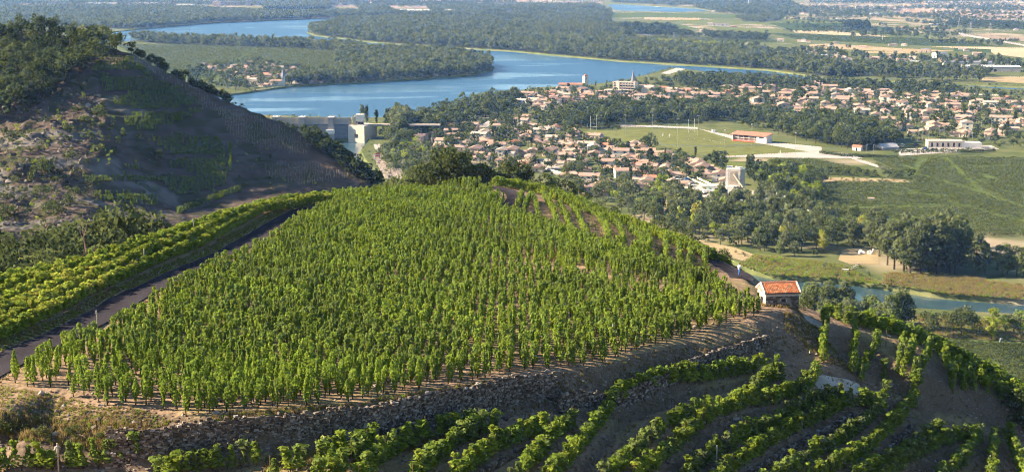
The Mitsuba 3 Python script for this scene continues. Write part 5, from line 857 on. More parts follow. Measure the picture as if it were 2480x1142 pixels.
Fn.add('rail', cat([bar((*fl[i, :2], 3.05), (*fl[i + 1, :2], 3.05), .06, 4) for i in range(len(fl) - 1)]), 3)
# silo plant
p = g2(1776, 474); K = Thing('silo_plant', p, 'white and tan concrete mixing tower with slanting conveyor', 'silo', -14)
K.add('tower', cat([box(8.8, 6.4, 12.6, -.3, 0, 4.4)]), 1.0, 'plaster'); K.add('cladding', cat([box(4.6, .2, .42, -.2, -3.3, 7.6 + j * .55) for j in range(15)]), 3, 'plaster', kind='stuff'); K.add('pilaster', cat([box(1.5, .5, 12.7, -3.9, -3.1, 4.4)]), 2, 'plaster')
K.add('silo', cyl(1.7, 12.6, 4.9, -.6, 4.6, 16, 1.7), 4.8, smooth=30); K.add('silo', cyl(1.7, 12.6, 4.9, 2.6, 4.6, 16, 1.7), 4.8, smooth=30)
K.add('mixer_room', box(6.2, 3.4, 4.2, -.4, -4.4, 2.6), 1.8, 'plaster'); K.add('hopper', cyl(1.6, 2.2, -.4, -4, .6, 8, 2.6), 5)
for x, y in ((-4.4, -2.8), (3.6, -2.8), (-4.4, 2.8), (3.6, 2.8), (-3.2, -5.8), (2.4, -5.8), (4.2, -1.4), (5.8, 1.4)): K.add('leg', box(.45, .45, 4.7, x, y, 0), 1)
K.add('conveyor', cat([bar((.4, -4.2, 14.2), (11.2, -7.4, .6), .75, 4), bar((.4, -4.0, 14.9), (11.2, -7.2, 1.2), .2, 4)]), 6, label='tan covered belt sloping down to the yard'); K.add('filter', cat([cyl(.8, 1.3, 1.4, 1, 17, 8), cyl(.8, 1.2, 3.2, -.6, 17, 8), box(2.4, 2, .9, 3.6, 1.4, 17.1)]), 1)
i = K.add('sign', box(3.6, .25, 1.6, -2.4, -2.8, 17.5), 1, label='white and blue company panel on the tower roof'); K.add(f'{i}__stripe', cat([box(2.1, .1, .5, -1.9, -2.99, 18.0), box(.7, .1, .9, -3.6, -2.99, 17.8)]), 3); K.add('stair', cat([bar((-4.6, -3, 5.2), (-8, -4.4, 2.2), .28, 4), bar((-8, -4.4, 2.2), (-8.6, -4.8, 0), .2, 4)]), 4)
p = g2(1726, 464); q = Thing('site_cabin', p, 'white and green site cabin left of the silo tower', 'cabin', -10); q.add('wall', box(8, 3.2, 3.4, 0, 0, 0), 1); q.add('roof', box(8.2, 3.4, .2, 0, 0, 3.4), 5); q.add('door', box(1.8, .1, 2.5, -1.6, -1.66, .2), 4); q.add('window', box(1.8, .1, 1.0, 2.2, -1.66, 1.5), 0)
V_ = Thing('tank_truck', g2(1712, 471), 'white mixer truck parked beside the site cabin', 'truck', 14); dm = cyl(1.15, 4.2, n=12, r2=.75); dm.apply_transform(trimesh.transformations.rotation_matrix(math.radians(80), (0, 1, 0))); dm.apply_translation((-2.4, 0, 2.0)); V_.add('drum', dm, 1, smooth=40); V_.add('cab', box(1.9, 2.3, 2.3, 3.2, 0, .7), 1); V_.add('chassis', box(7.6, 1.2, .4, 0, 0, .7), 0)
for x in (-2.6, -1.2, 3.0):
    for s in (-1, 1): w_ = cyl(.52, .34, n=12); w_.apply_transform(trimesh.transformations.rotation_matrix(math.pi / 2, (1, 0, 0))); w_.apply_translation((x, s * 1.0 + .17, .52)); V_.add('wheel', w_, 0)
V_.add('windscreen', box(.08, 2.0, .9, 4.18, 0, 1.9), 0)
bw = Thing('concrete_bays', g2(1840, 468), 'row of low white block bays for gravel in the silo yard', 'bays', -4); bw.add('back_wall', box(20, .6, 1.6, 0, 1.5, 0), 1, 'plaster')
for x in (-9.7, -4, 1.6, 7): bw.add('divider', box(.6, 4, 1.5, x, -.6, 0), 1, 'plaster')
rw = Thing('retaining_wall', g2(1770, 500), 'low grey retaining wall under the silo yard', 'wall', -6); rw.add('wall', box(22, .5, 3.4, 0, 0, -.2), 5, 'plaster'); rw.add('end_post', box(1, 1, 5.6, -10.6, -.3, -1), 2, 'plaster')
# halls and warehouses
def hall(px, py, w, d, h, rot, wk, rk, txt, n=4, base='warehouse'):
    B = Thing(base, g2(px, py), txt, 'warehouse', rot, 'large sheds and halls of the plain'); a, b = gable(w, d, h, math.radians(6), over=.5, t=.35); B.add('wall', a, wk, 'plaster'); B.add('roof', b, rk, 'roof_tile')
    for j in range(n): B.add('door', box(min(4, w / n * .4), .15, h * .55, -w / 2 + w * (j + .5) / n, -d / 2 - .08, 0), 5 if j % 2 else 0)
for q in [(1005, 33, 112, 60, 11, -6, 2, 6, 'long white warehouse on the far side of the river woods'), (1090, 31, 40, 40, 9, -6, 2, 6, 'smaller white shed right of the long far warehouse'), (1130, 25, 44, 30, 8, -6, 2, 6, 'far white shed near the upper edge, second right'), (1170, 23, 50, 30, 8, -4, 2, 6, 'far white shed near the upper edge, rightmost of three'), (1690, 120, 46, 26, 8, -8, 2, 6, 'white roofed hall behind the river trees left of the grey shed'), (1734, 126, 28, 22, 7, -8, 5, 5, 'tan roofed grey shed beside the white hall'), (1820, 140, 52, 34, 9, -10, 2, 6, 'big pale blue and white hall behind the river'), (1862, 138, 26, 30, 8, -10, 5, 6, 'grey end hall joined right of the big pale hall'),
  (2385, 172, 92, 30, 6.5, -9, 5, 6, 'long white roofed hall with grey doors at the right edge'), (2340, 160, 70, 26, 6, -9, 2, 7, 'slate roofed hall behind the long white one'), (2105, 158, 24, 10, 6, -12, 2, 6, 'white house like shed in the riverside strip'), (2219, 157, 18, 11, 5, -10, 2, 6, 'white shed among trees left of the long hall'), (2275, 140, 20, 14, 8, 20, 2, 7, 'white block with slanting dark roof above the long hall'), (2242, 127, 16, 14, 6, -20, 4, 7, 'grey barn among the far riverside gardens'), (1958, 145, 14, 12, 9, 30, 2, 6, 'tall narrow white shed left of the riverside strip'), (1990, 141, 18, 14, 5, -10, 2, 6, 'low white shed near the footbridge'),
  (2270, 62, 38, 14, 5, -6, 2, 5, 'thin far white shed on the right of the plain'), (2120, 37, 36, 18, 6, -6, 2, 6, 'far white hangar in the middle of the upper plain'), (2038, 16, 50, 26, 6, -4, 5, 4, 'far brown roofed shed near the top edge'), (1745, 62, 44, 14, 5, -8, 2, 4, 'pale barn beside the bright green far field'),
  (115, 22, 60, 40, 8, -4, 2, 6, 'white shed at the far upper left, first from the left'), (172, 22, 40, 36, 8, -4, 2, 6, 'white cube shed at the far upper left, second'), (250, 14, 130, 40, 10, -4, 3, 6, 'long tan hall far at the upper left'), (262, 19, 90, 40, 8, -4, 6, 7, 'dark blue grey shed far at the upper left'), (355, 17, 80, 40, 9, -4, 6, 6, 'grey and white shed right of the dark blue one'), (450, 16, 70, 40, 8, -4, 2, 6, 'white roofed far shed above the river woods'), (1840, 3, 60, 30, 7, -4, 2, 6, 'white shed at the very top right of the centre'), (1395, 4, 70, 30, 9, -4, 2, 6, 'white block at the very top beside the far backwater')]: hall(*q)
for px, py, w, h, wk, txt in [(525, 15, 34, 22, 4, 'brick coloured far apartment block'), (560, 14, 90, 19, 6, 'long grey far apartment slab left of the tall block'), (604, 15, 22, 36, 6, 'tall grey tower block at the top edge'), (640, 13, 70, 18, 6, 'far apartment slab right of the tall block'), (500, 6, 30, 18, 2, 'white far block near the top edge'), (1212, 20, 26, 20, 1, 'pale far block behind the river arm'), (1440, 6, 40, 18, 2, 'white far block at the top left of the backwater'), (135, 8, 36, 26, 4, 'brick far block at the upper left'), (420, 5, 46, 18, 2, 'white far housing block at the top edge')]:
    B = Thing('apartment_tower', g2(px, py), txt, 'building', -8, 'far blocks of flats'); B.add('wall', box(w, 14, h, 0, 0, 0), wk, 'plaster'); B.add('roof', box(w + .6, 14.6, .6, 0, 0, h), 7, 'roof_tile')
    for f in range(int(h / 3.2)): B.add('window_band', cat([box(w / 9, .2, 1.5, -w / 2 + w * (j + .5) / 6, -7.1, f * 3.1 + 1) for j in range(6)]), 0)
p = g2(2285, 356); B = Thing('pool_building', p, 'flat white and cream pool building with pale tiled roof', 'building', -6); a, b = gable(26, 11, 5.2, math.radians(9)); B.add('wall', a, .3, 'plaster'); B.add('roof', b, 5, 'roof_tile'); B.add('annex', box(15, 9, 4.4, 20.6, -.5, 0), 2, 'plaster')
for x in np.arange(-10, 12, 4.2): B.add('window', box(1.5, .12, 3.2, x, -5.56, .8), 0)
for px, py, w, txt in [(2155, 364, 9, 'small white house with red roof beside the dark trees'), (2148, 360, 0, 'blue tarpaulin tent left of the pool')]:
    if w: B = Thing('kiosk', g2(px - 78, py), txt, 'kiosk', -30); a, b = gable(7, 6, 3, math.radians(20)); B.add('wall', a, 2, 'plaster'); B.add('roof', b, 3, 'roof_tile'); B.add('door', box(1, .1, 2.1, 0, -3.05, 0), 0)
    else: B = Thing('tent', g2(px, py), txt, 'tent', 20); a, b = gable(15, 11, 1.6, math.radians(26), over=.1, t=.1); B.add('canopy', b, 6.4, 'roof_tile'); B.add('side', a, 5.4, 'plaster')
# village across the water
p = g2(686, 208); C = Thing('village_church', p, 'small village church with grey pointed steeple across the river', 'church', 10); C.add('tower', box(4.4, 4.4, 12, 0, 0, -.5), 1, 'plaster'); C.add('spire', cyl(3.0, 9, z=11.4, n=4, r2=.05), 7, 'roof_tile'); a, b = gable(14, 8, 6, math.radians(24)); [m.apply_translation((-8, 1, 0)) for m in (a, b)]; C.add('nave', a, .4, 'plaster'); C.add('roof', b, 1, 'roof_tile'); C.add('window', box(.9, .12, 2, 0, -2.26, 8), 0)
# stone hut on the spur
hutx, huty, _ = at(1884, 735, 100.1); hz = float(min(ground(hutx + a, huty + b) for a in (-1.5, 1.5) for b in (-1.3, 1))) + .45; p = (float(hutx), float(huty), hz); Hu = Thing('stone_hut', p, 'small stone hut with bright orange tiled roof on the end of the spur', 'hut', 7.0)
w, d, h = 3.75, 2.9, 2.05; rg = np.random.default_rng(2); a, b = gable(w, d, h, math.radians(27), over=.16, t=.10); b.apply_translation((0, 0, -.02)); Hu.add('wall', a, .9, 'plaster'); vs, fs, us, o = [], [], [], 0
for j in range(9):
    x = -w / 2
    while x < w / 2:
        l = rg.uniform(.2, .5); l = min(l, w / 2 - x + .02); z = j * .225 - .3
        if not (abs(x + l / 2 - .15) < .36 and 1.0 < z < 1.4): m = box(l - .02, .1, .2, x + l / 2, -d / 2 - .02 - rg.uniform(0, .03), z); vs.append(m.vertices + rg.normal(size=(8, 3)) * .008); fs.append(m.faces + o); us.append(np.tile([rg.uniform(.05, .9), .5], (8, 1))); o += 8
        x += l
scene[Hu.k + '__stones'] = {**mikit.ply((np.vstack(vs), np.vstack(fs)), 'stone', uv=np.vstack(us)), 'to_world': Hu.m}; labels[Hu.k + '__stones'] = {'kind': 'stuff', 'label': 'dark rubble stones of the shaded long wall'}
rh = Hu.add('roof', b, 4.0, 'roof_tile'); vs, fs, us, o = [], [], [], 0; c27 = math.radians(27)
for s in (-1, 1):
    for r_ in range(8):
        for x in np.arange(-w / 2 - .1, w / 2 + .1, .2):
            t = np.linspace(0, math.pi, 4); L0 = (d / 2 + .2) / math.cos(c27); q0, q1 = L0 * r_ / 8, L0 * (r_ + 1.12) / 8; pts = []
            for q in (q0, q1):
                y, z = s * q * math.cos(c27), h + d / 2 * math.tan(c27) + .15 - q * math.sin(c27)
                pts += [(x + .1 + .1 * math.cos(v), y, z + .075 * math.sin(v) + (.035 if q == q1 else 0)) for v in t]
            f = [[k, k + 1, k + 5, k + 4] for k in range(3)]; m = quads(pts, np.array(f) if s < 0 else np.array(f)[:, ::-1]); vs.append(m.vertices); fs.append(m.faces + o); o += 8; us.append(np.tile([U(rg.choice([0.1, .6, 1.2, 1.8, 2.4, 3.0, 3.6, 4.0]), 5), .5], (8, 1)))
scene['hut_tile'] = {'type': 'twosided', 'bsdf': {'type': 'diffuse', 'reflectance': proc(lambda p, n, uv: pal(uv.x, [(.50, .15, .065), (.54, .21, .10), (.55, .31, .19), (.42, .14, .07), (.36, .20, .13)]) * (.55 + .7 * noise(p.x * 7.0, p.y * 7.0, p.z * 7.0)))}}
scene[f'{Hu.k}__{rh}__tiles'] = {**mikit.ply((np.vstack(vs), np.vstack(fs)), 'hut_tile', uv=np.vstack(us)), 'to_world': Hu.m}; labels[f'{Hu.k}__{rh}__tiles'] = {'kind': 'stuff'}
for s in (-1, 1):
    for y0, y1 in ((0, -d / 2 - .2), (0, d / 2 + .2)): Hu.add('verge', bar((s * (w / 2 + .16), y0, h + d / 2 * math.tan(c27) + .2), (s * (w / 2 + .16), y1, h - .2 * math.tan(c27) + .2 - 0.02), .12, 5), 1, 'plaster')
Hu.add('ridge', cat([bar((x, 0, h + d / 2 * math.tan(c27) + .17), (x + .4, 0, h + d / 2 * math.tan(c27) + .19), .13, 6) for x in np.arange(-w / 2 - .1, w / 2, .36)]), 3.2, 'roof_tile', kind='stuff'); Hu.add('door', box(.06, .8, 1.45, -w / 2 - .02, -.15, 0), 0); Hu.add('window', box(.5, .06, .36, .15, -d / 2 - .02, 1.06), 0)
gb = Hu.add('gable_render', trimesh.Trimesh([(-w / 2 - .03, -d / 2, -.3), (-w / 2 - .03, d / 2, -.3), (-w / 2 - .03, d / 2, h - .03), (-w / 2 - .03, 0, h + d / 2 * math.tan(c27) - .03), (-w / 2 - .03, -d / 2, h - .03)], [[0, 2, 1], [0, 4, 2], [4, 3, 2]], process=False), 0.4, 'plaster', label='cream rendered sunlit gable end'); scene[Hu.k + '__door']['to_world'] = Hu.m @ T().translate([-.03, 0, 0])
# person on the lane
ph = np.array([*at(1790, 668, 92.4)[:2], 0.0]); ph[2] = float(ground(ph[0], ph[1])) + .1; Pm = Thing('person', ph, 'person in a white top and blue trousers walking on the lane near the stone hut', 'person', 40)
import manifold3d as m3
def body(joints, bones):
    out = None
    for a, b in bones:
        q = [m3.Manifold.sphere(joints[j][1], 10).translate(joints[j][0]) for j in (a, b)]; hh = m3.Manifold.batch_hull(q); out = hh if out is None else out + hh
    mm = out.to_mesh(); return trimesh.smoothing.filter_taubin(trimesh.Trimesh(mm.vert_properties[:, :3], mm.tri_verts), iterations=4)
J = {'hip': ((0, 0, .95), .15), 'hl': ((0, .1, .92), .10), 'hr': ((0, -.1, .92), .10), 'kl': ((.12, .1, .5), .065), 'kr': ((-.05, -.1, .5), .065), 'al': ((.18, .1, .07), .045), 'ar': ((-.22, -.1, .09), .045), 'tl': ((.34, .1, .04), .035), 'tr': ((-.08, -.1, .04), .035), 'ch': ((.03, 0, 1.32), .17), 'nk': ((.04, 0, 1.5), .06), 'hd': ((.06, 0, 1.66), .105), 'sl': ((.03, .2, 1.43), .06), 'sr': ((.03, -.2, 1.43), .06), 'el': ((-.06, .26, 1.14), .045), 'er': ((.1, -.26, 1.15), .045), 'wl': ((.02, .27, .9), .032), 'wr': ((.28, -.26, .98), .032), 'fl': ((.05, .27, .80), .03), 'fr': ((.36, -.25, .93), .03)}
Pm.add('body', body(J, [('hip', 'ch'), ('hip', 'hl'), ('hip', 'hr'), ('hl', 'kl'), ('hr', 'kr'), ('kl', 'al'), ('kr', 'ar'), ('al', 'tl'), ('ar', 'tr'), ('ch', 'nk'), ('nk', 'hd'), ('ch', 'sl'), ('ch', 'sr'), ('sl', 'el'), ('sr', 'er'), ('el', 'wl'), ('er', 'wr'), ('wl', 'fl'), ('wr', 'fr')]), 7, smooth=True)
J2 = {k: (v[0], v[1] + .02) for k, v in J.items()}; Pm.add('shirt', body(J2, [('hip', 'ch'), ('ch', 'sl'), ('ch', 'sr'), ('sl', 'el'), ('sr', 'er')]), 1, smooth=True); Pm.add('trousers', body(J2, [('hl', 'hr'), ('hl', 'kl'), ('hr', 'kr'), ('kl', 'al'), ('kr', 'ar')]), 3, smooth=True); hr_ = trimesh.creation.icosphere(2, .115); hr_.apply_translation((.035, 0, 1.70)); Pm.add('hair', hr_, 0, smooth=True)
# dead tree, markers, posts, signs, huts
q = hit(208, 612, 120, 300); q = q if q is not None else np.array([-60., 190., 90.]); x_, y_, _ = atd(206, 600, 186.0); gz = float(ground(x_, y_)); zt = atd(206, 534, 186.0)[2]; hh = max(zt - gz, 4)
Dt = Thing('dead_tree', (x_, y_, gz), 'bare grey dead tree among the ravine trees', 'tree'); Dt.add('trunk', cat([bar((0, 0, -.2), (.1, 0, hh * .6), .16, 6, .10), bar((.1, 0, hh * .6), (-.3, .1, hh), .10, 5, .02)]), 6.3, 'plaster')
for a, b in (((.1, 0, hh * .55), (1.4, .2, hh * .66)), ((1.0, .1, hh * .62), (2.2, .3, hh * .60)), ((0, 0, hh * .72), (-.8, 0, hh * .93)), ((-.1, .05, hh * .8), (.5, 0, hh * 1.0))): Dt.add('branch', bar(a, b, .05, 5, .015), 6.3, 'plaster')
for i, (x, y) in enumerate([(460, 78), (556, 64), (619, 97)]): m_ = Thing('channel_marker', (*at(x, y, 0)[:2], -1), f'slim dark marker post in the upper river, {["leftmost", "middle, farthest", "rightmost, nearest the bank"][i]}', 'marker', 0, 'marker posts in the river'); m_.add('pole', cyl(.5, 8.5, n=6, r2=.35), 0); m_.add('top', cyl(.8, 1.2, z=8.4, n=6), 5)
sg = Thing('warning_sign', g2(915, 396), 'red and white warning board on the bank below the dam', 'sign', 10); sg.add('board', box(3.6, .2, 2.4, 0, 0, 5.2), 2); sg.add('stripe', box(3.62, .3, .8, 0, 0, 6.0), 1)
for s in (-1, 1): sg.add('post', box(.2, .2, 5.4, s * 1.4, 0, 0), 3)
ch = Thing('chimney_stack', g2(899, 13), 'tall red and white chimney at the top edge left of the centre', 'chimney')
for i in range(5): ch.add('band', cyl(3.6 - i * .3, 8.1, z=i * 8, n=10, r2=3.3 - i * .3), 1 if i % 2 else 2)
ch = Thing('water_tower', g2(1813, 17), 'slim white pointed tower far off among trees', 'tower'); ch.add('shaft', cyl(3.4, 24, n=10, r2=1.6), 1); ch.add('cap', cyl(2.2, 6, z=24, n=10, r2=.2), 1)
for i, (x, y) in enumerate([(1246, 28), (1277, 16), (2350, 88), (2397, 92), (2322, 76)]): 
    pyl = Thing('power_pylon', g2(x, y), f'thin grey lattice pylon on the far plain, {["leftmost", "second from the left", "fourth from the left", "rightmost", "third from the left"][i]}', 'pylon', 0, 'power pylons on the far plain'); pyl.add('mast', cat([bar((a * 3, b * 3, 0), (a * .5, b * .5, 32), .22, 4) for a in (-1, 1) for b in (-1, 1)]), 5); pyl.add('arm', cat([bar((-7, 0, z), (7, 0, z), .25, 4) for z in (24, 28)]), 5)
for i, (x, y) in enumerate([(2137, 98), (2252, 99), (1632, 92)]): m_ = Thing('wind_machine', g2(x, y), f'white frost fan mast above the orchards, {["left one of the right hand pair", "right one of the right hand pair", "on its own above the golden poplars"][i]}', 'mast', 0, 'white masts standing in the orchards'); m_.add('mast', cyl(.5, 11, n=6, r2=.3), 1); m_.add('head', box(3.2, .5, .6, 0, 0, 11), 1)
hs_ = Thing('orchard_shed', g2(2109, 488), 'tiny grey flat roofed shed alone in the orchard', 'shed', -12); hs_.add('wall', box(3.8, 2.6, 2.2, 0, 0, 0), 2.6, 'plaster'); hs_.add('roof', box(4.1, 2.9, .2, 0, 0, 2.2), 5, 'roof_tile'); hs_.add('door', box(.9, .08, 1.7, .3, -1.33, 0), 0)
hs_ = Thing('concrete_outfall', g2(2047, 656), 'small concrete outfall block at the muddy inlet', 'outfall', -10); hs_.add('wall', box(3.2, 2, 2, 0, 0, -1), 2.6, 'plaster'); hs_.add('stair', cat([box(1.2, 1.0, .3, 2 + i * .9, 2 + i * 1.6, -.2 + i * .35) for i in range(6)]), 5, 'plaster')
hs_ = Thing('electric_box', g2(1396 - 1, 320) if 0 else g2(1728, 321), 'small white kiosk beside the path along the pitch', 'kiosk', 5); hs_.add('wall', box(2.6, 2.2, 2.6), 1); hs_.add('roof', box(2.9, 2.5, .15, z=2.6), 5)
rk = Thing('boulders', g2(2098, 614), 'pale boulders heaped beside the landing track', 'boulders'); rg = np.random.default_rng(6)
for i in range(7): m = trimesh.creation.icosphere(1, rg.uniform(.7, 1.3)); m.vertices += rg.normal(size=m.vertices.shape) * .12; m.apply_translation((rg.normal() * 2.6, rg.normal() * 1.5, .4)); rk.add('boulder', m, 2, 'plaster')
v_h = Thing('field_stake', g2(2422, 832), 'white marker post behind the flat vineyard', 'post'); v_h.add('pole', box(.25, .25, 2.2), 1); v_h.add('flag', box(.8, .1, .5, .3, 0, 1.7), 1)
for i, (px, py, rot) in enumerate([(1632, 418, 20), (1650, 428, 20), (1664, 436, 20), (1640, 432, 18), (1606, 402, 100), (1190, 300, 0), (1165, 303, 5), (1145, 300, 90), (2200, 366, 10), (2218, 352, 5), (2242, 362, 0), (1676, 446, 25), (1360, 424, 110), (1420, 434, 110), (1300, 395, 0), (1320, 398, 90), (2185, 354, 20), (2260, 364, 0)]):
    cr = Thing('parked_car', g2(px, py), f'{["white", "dark", "blue", "silver"][i % 4]} parked car, number {i + 1} of the cars on streets and yards seen from left to right order of listing' if 0 else f'{["white", "dark", "blue", "silver"][i % 4]} car parked {["on the near street, far end", "on the near street, second", "on the near street, third", "on the street beside a hedge", "at the top of the near street", "at the right of the car park by the weir", "in the middle of the car park by the weir", "at the left of the car park by the weir", "on the left of the pool forecourt", "behind the pool kiosk", "in the middle of the pool forecourt", "at the lower end of the near street", "at the top of the estate street", "halfway down the estate street", "on the little square", "crosswise on the little square", "by the dark wood near the pool", "on the right of the pool forecourt"][i]}', 'car', rot, 'cars parked in the town')
    k = [1, 0, 3, 5][i % 4]; lo = box(4.3, 1.75, .75, 0, 0, .3); hi = box(2.4, 1.6, .65, -.1, 0, 1.05); hi.vertices[hi.vertices[:, 2] > 1.4] *= (.78, .88, 1); cr.add('body', cat([lo, box(1.9, 1.5, .12, -.1, 0, 1.62)]), k); cr.add('window', hi, 0)
    for x in (-1.35, 1.35):
        for s in (-1, 1): w_ = cyl(.33, .22, n=10); w_.apply_transform(trimesh.transformations.rotation_matrix(math.pi / 2, (1, 0, 0))); w_.apply_translation((x, s * .8 + .11, .33)); cr.add('wheel', w_, 0)
for i, (pts, h) in enumerate([([(1985, 372), (2035, 378)], 2.6), ([(2035, 379), (2175, 384)], 2.4), ([(2320, 372), (2410, 368)], 3.0), ([(1282, 366), (1345, 364)], 2.2), ([(1590, 300), (1700, 300)], 2.4)]):
    l = dense([at(x, y, 2) for x, y in pts], 1.0); Hd = name('clipped_hedge'); put(Hd + '__foliage', hedge(l, h, 1.3, 60, .28, np.random.default_rng(i), U(1.2))); tag(Hd, ['dark clipped hedge left of the gravel lane', 'long clipped hedge round the pool grounds', 'dark hedge right of the plane trees by the pool', 'dark hedge between the terrace houses', 'low hedge behind the far touchline of the pitch'][i], 'hedge', 'clipped hedges')
# white garden walls of the near estate
for i, pts in enumerate([[(1560, 409), (1592, 424)], [(1600, 404), (1712, 452)], [(1588, 410), (1680, 458)], [(1322, 410), (1350, 418), (1400, 436)], [(1680, 428), (1730, 452)], [(1420, 428), (1470, 440)], [(1800, 482), (1858, 490), (1920, 524)], [(1880, 470), (1900, 478), (1962, 514)], [(2180, 236), (2330, 246)], [(2276, 226), (2420, 232)]]):
    l = dense([at(x, y, 2) for x, y in pts], 4.0); gw = Thing('garden_wall', (0, 0, 0), 'low white wall ' + ['left of the two storey houses', 'along the upper side of the near street', 'along the lower side of the near street', 'beside the estate street', 'in front of the descending row houses', 'at the lower end of the estate street', 'on the lower side of the haul road', 'on the upper side of the haul road', 'in front of the town cemetery', 'behind the gardens by the canal'][i], 'wall', 0, 'low white walls')
    for a, b in zip(l[:-1], l[1:]): t = np.array(b - a); L = np.linalg.norm(t[:2]); gw.add('wall', box(L, .25, 1.3, *(np.array(a[:2]) + t[:2] / 2), 1.9, math.atan2(t[1], t[0])), 1.6, 'plaster')
# ---------------------------------------------------------------- vines on the far hill, grass, verges
rng = np.random.default_rng(23); n = 0
def slope_vines(pts, dy, dx, sag=0.0):
    global n
    P_ = Polygon(pts); x0, y0, x1, y1 = P_.bounds
    for r, y in enumerate(np.arange(y0, y1, dy)):
        for x in np.arange(x0, x1, dx):
            yy = y + sag * ((x - x0) / (x1 - x0) - .5) ** 2 + rng.normal() * .6; xx = x + rng.normal() * 1.0 + (r % 2) * dx / 2
            if not P_.contains(Point(xx, yy)) or rng.random() < .08: continue
            h = hit(xx, yy, 330, 700)
            if h is not None: n += 1; inst(f'hillside_vines__{n:04d}', f'vine_mass_{n % 8}', xf(*h, rng.uniform(0, 6), 1.35, 1.0))
for q in [[(222, 166), (236, 152), (270, 138), (320, 146), (352, 168), (366, 184), (300, 176), (224, 174)], [(240, 190), (372, 188), (372, 204), (440, 218), (430, 228), (258, 224), (242, 206)], [(266, 238), (425, 222), (480, 244), (484, 258), (372, 274), (300, 262), (270, 254)], [(296, 286), (470, 272), (490, 262), (492, 274), (430, 300), (350, 322), (302, 306)], [(366, 336), (440, 332), (530, 340), (552, 376), (500, 384), (420, 382), (384, 356)], [(404, 392), (552, 386), (546, 410), (560, 420), (470, 424), (410, 408)], [(160, 432), (300, 428), (420, 434), (390, 446), (230, 444)], [(400, 440), (470, 428), (548, 428), (545, 452), (470, 474), (410, 470)], [(230, 476), (320, 474), (385, 484), (380, 500), (240, 490)], [(300, 410), (330, 400), (340, 410), (310, 420)]]: slope_vines(q, 10.5, 4.6, 10)
for i in range(46): 
    h = hit(430 + i * 3.4, 520 - i * 1.25, 330, 700)
    if h is not None: n += 1; inst(f'hillside_vines__{n:04d}', f'vine_mass_{n % 8}', xf(*h, i, 1.1, 1.3))
for i in range(26):
    h = hit(556 + (i % 3) * 2, 360 + i * 2.2, 330, 700)
    if h is not None: n += 1; inst(f'hillside_vines__{n:04d}', f'vine_mass_{n % 8}', xf(*h, i, 1.1, 1.3))
tag('hillside_vines', 'short staked vines in curved ranks on the shaded face of the left hill', kind='stuff')
ms = []; a = []
for poly in ([(320, 130), (345, 128), (440, 190), (520, 250), (600, 300), (560, 300), (470, 240), (370, 180), (330, 150)], [(520, 260), (640, 290), (760, 350), (740, 380), (640, 360), (560, 330)], [(640, 400), (740, 390), (860, 430), (740, 450), (650, 430)]):
    P_ = Polygon(poly); x0, y0, x1, y1 = P_.bounds
    for y in np.arange(y0, y1, 7):
        for x in np.arange(x0, x1, 6.5):
            if P_.contains(Point(x, y)):
                h = hit(x + rng.normal(), y + rng.normal() * .7, 330, 700)
                if h is not None: ms.append(bar(h - (0, 0, .2), h + (rng.normal() * .05, 0, 1.2), .045, 4)); 
m = cat(ms); scene['bare_stakes'] = mikit.ply(m, 'plaster', uv=uvof(m, 3.0)); tag('bare_stakes', 'pale bare stakes of young vines in ranks down the right shoulder of the left hill', kind='stuff')
vs, fs, us, o = [], [], [], 0; ico = trimesh.creation.icosahedron(); P_ = Polygon([(-30, 300), (60, 270), (130, 220), (220, 185), (260, 250), (250, 330), (200, 420), (150, 560), (-30, 600)]); k = 0
while k < 1000:
    x, y = rng.uniform(-30, 270), rng.uniform(180, 600); k += 1
    if not P_.contains(Point(x, y)) or meshkit.noise(np.array([x / 38, y / 26, 0.]), 3) < .42: continue
    h = hit(x, y, 330, 700)
    if h is None: continue
    s = rng.uniform(.2, .6) * (2.0 if rng.random() < .12 else 1); v = ico.vertices * (s * rng.uniform(.8, 1.7), s * rng.uniform(.7, 1.3), s * rng.uniform(.6, 1.3)) + rng.normal(size=(12, 3)) * s * .22 + h; vs.append(v); fs.append(ico.faces + o); o += 12; us.append(np.tile([rng.uniform(.15, .8), .5], (12, 1)))
put('hillside_rocks', (np.vstack(vs), np.vstack(fs), np.vstack(us)), 'stone'); tag('hillside_rocks', 'grey rocks and boulders cropping out of the left hillside', kind='stuff')
rg = np.random.default_rng(12); P_ = pxpoly([(900, 374), (928, 380), (1008, 440), (970, 454), (932, 430)]); q = scatter(P_, 2.6, rg); vs, fs, us, o = [], [], [], 0
for x, y in q: s = rg.uniform(.5, 1.2); vs.append(ico.vertices * (s, s * rg.uniform(.7, 1.3), s * .7) + rg.normal(size=(12, 3)) * s * .15 + (x, y, 2.1)); fs.append(ico.faces + o); o += 12; us.append(np.tile([rg.uniform(.55, .99), .5], (12, 1)))
put('riprap_stones', (np.vstack(vs), np.vstack(fs), np.vstack(us)), 'stone'); tag('riprap_stones', 'pale broken rock armouring the slope below the dam', kind='stuff')
def tuft(seed, h, u, k=26):
    r = np.random.default_rng(seed); a = r.uniform(0, 6.28, k); q = r.uniform(0, .16, k); b = np.c_[np.cos(a) * q, np.sin(a) * q, np.zeros(k)]; l = r.normal(size=(k, 3)) * (.22, .22, .1) + (0, 0, 1); tip = b + l * (h * r.uniform(.6, 1.2, k))[:, None]; w = np.c_[-np.sin(a), np.cos(a), a * 0] * .022
    v = np.stack([b - w, b + w, tip], 1).reshape(-1, 3); i = np.arange(k) * 3; return v, np.c_[i, i + 1, i + 2], np.repeat(np.c_[np.full(k, u) + r.normal(size=k) * .02, r.uniform(.3, .9, k)], 3, axis=0)
for k in range(4): scene[f'tuft_dry_{k}'] = {'type': 'shapegroup', 'mass': shape_of(tuft(k, .36, U(6.45)))}; scene[f'tuft_green_{k}'] = {'type': 'shapegroup', 'mass': shape_of(tuft(k + 9, .26, U(4.3)))}
cnt = {'d': 0, 'g': 0}
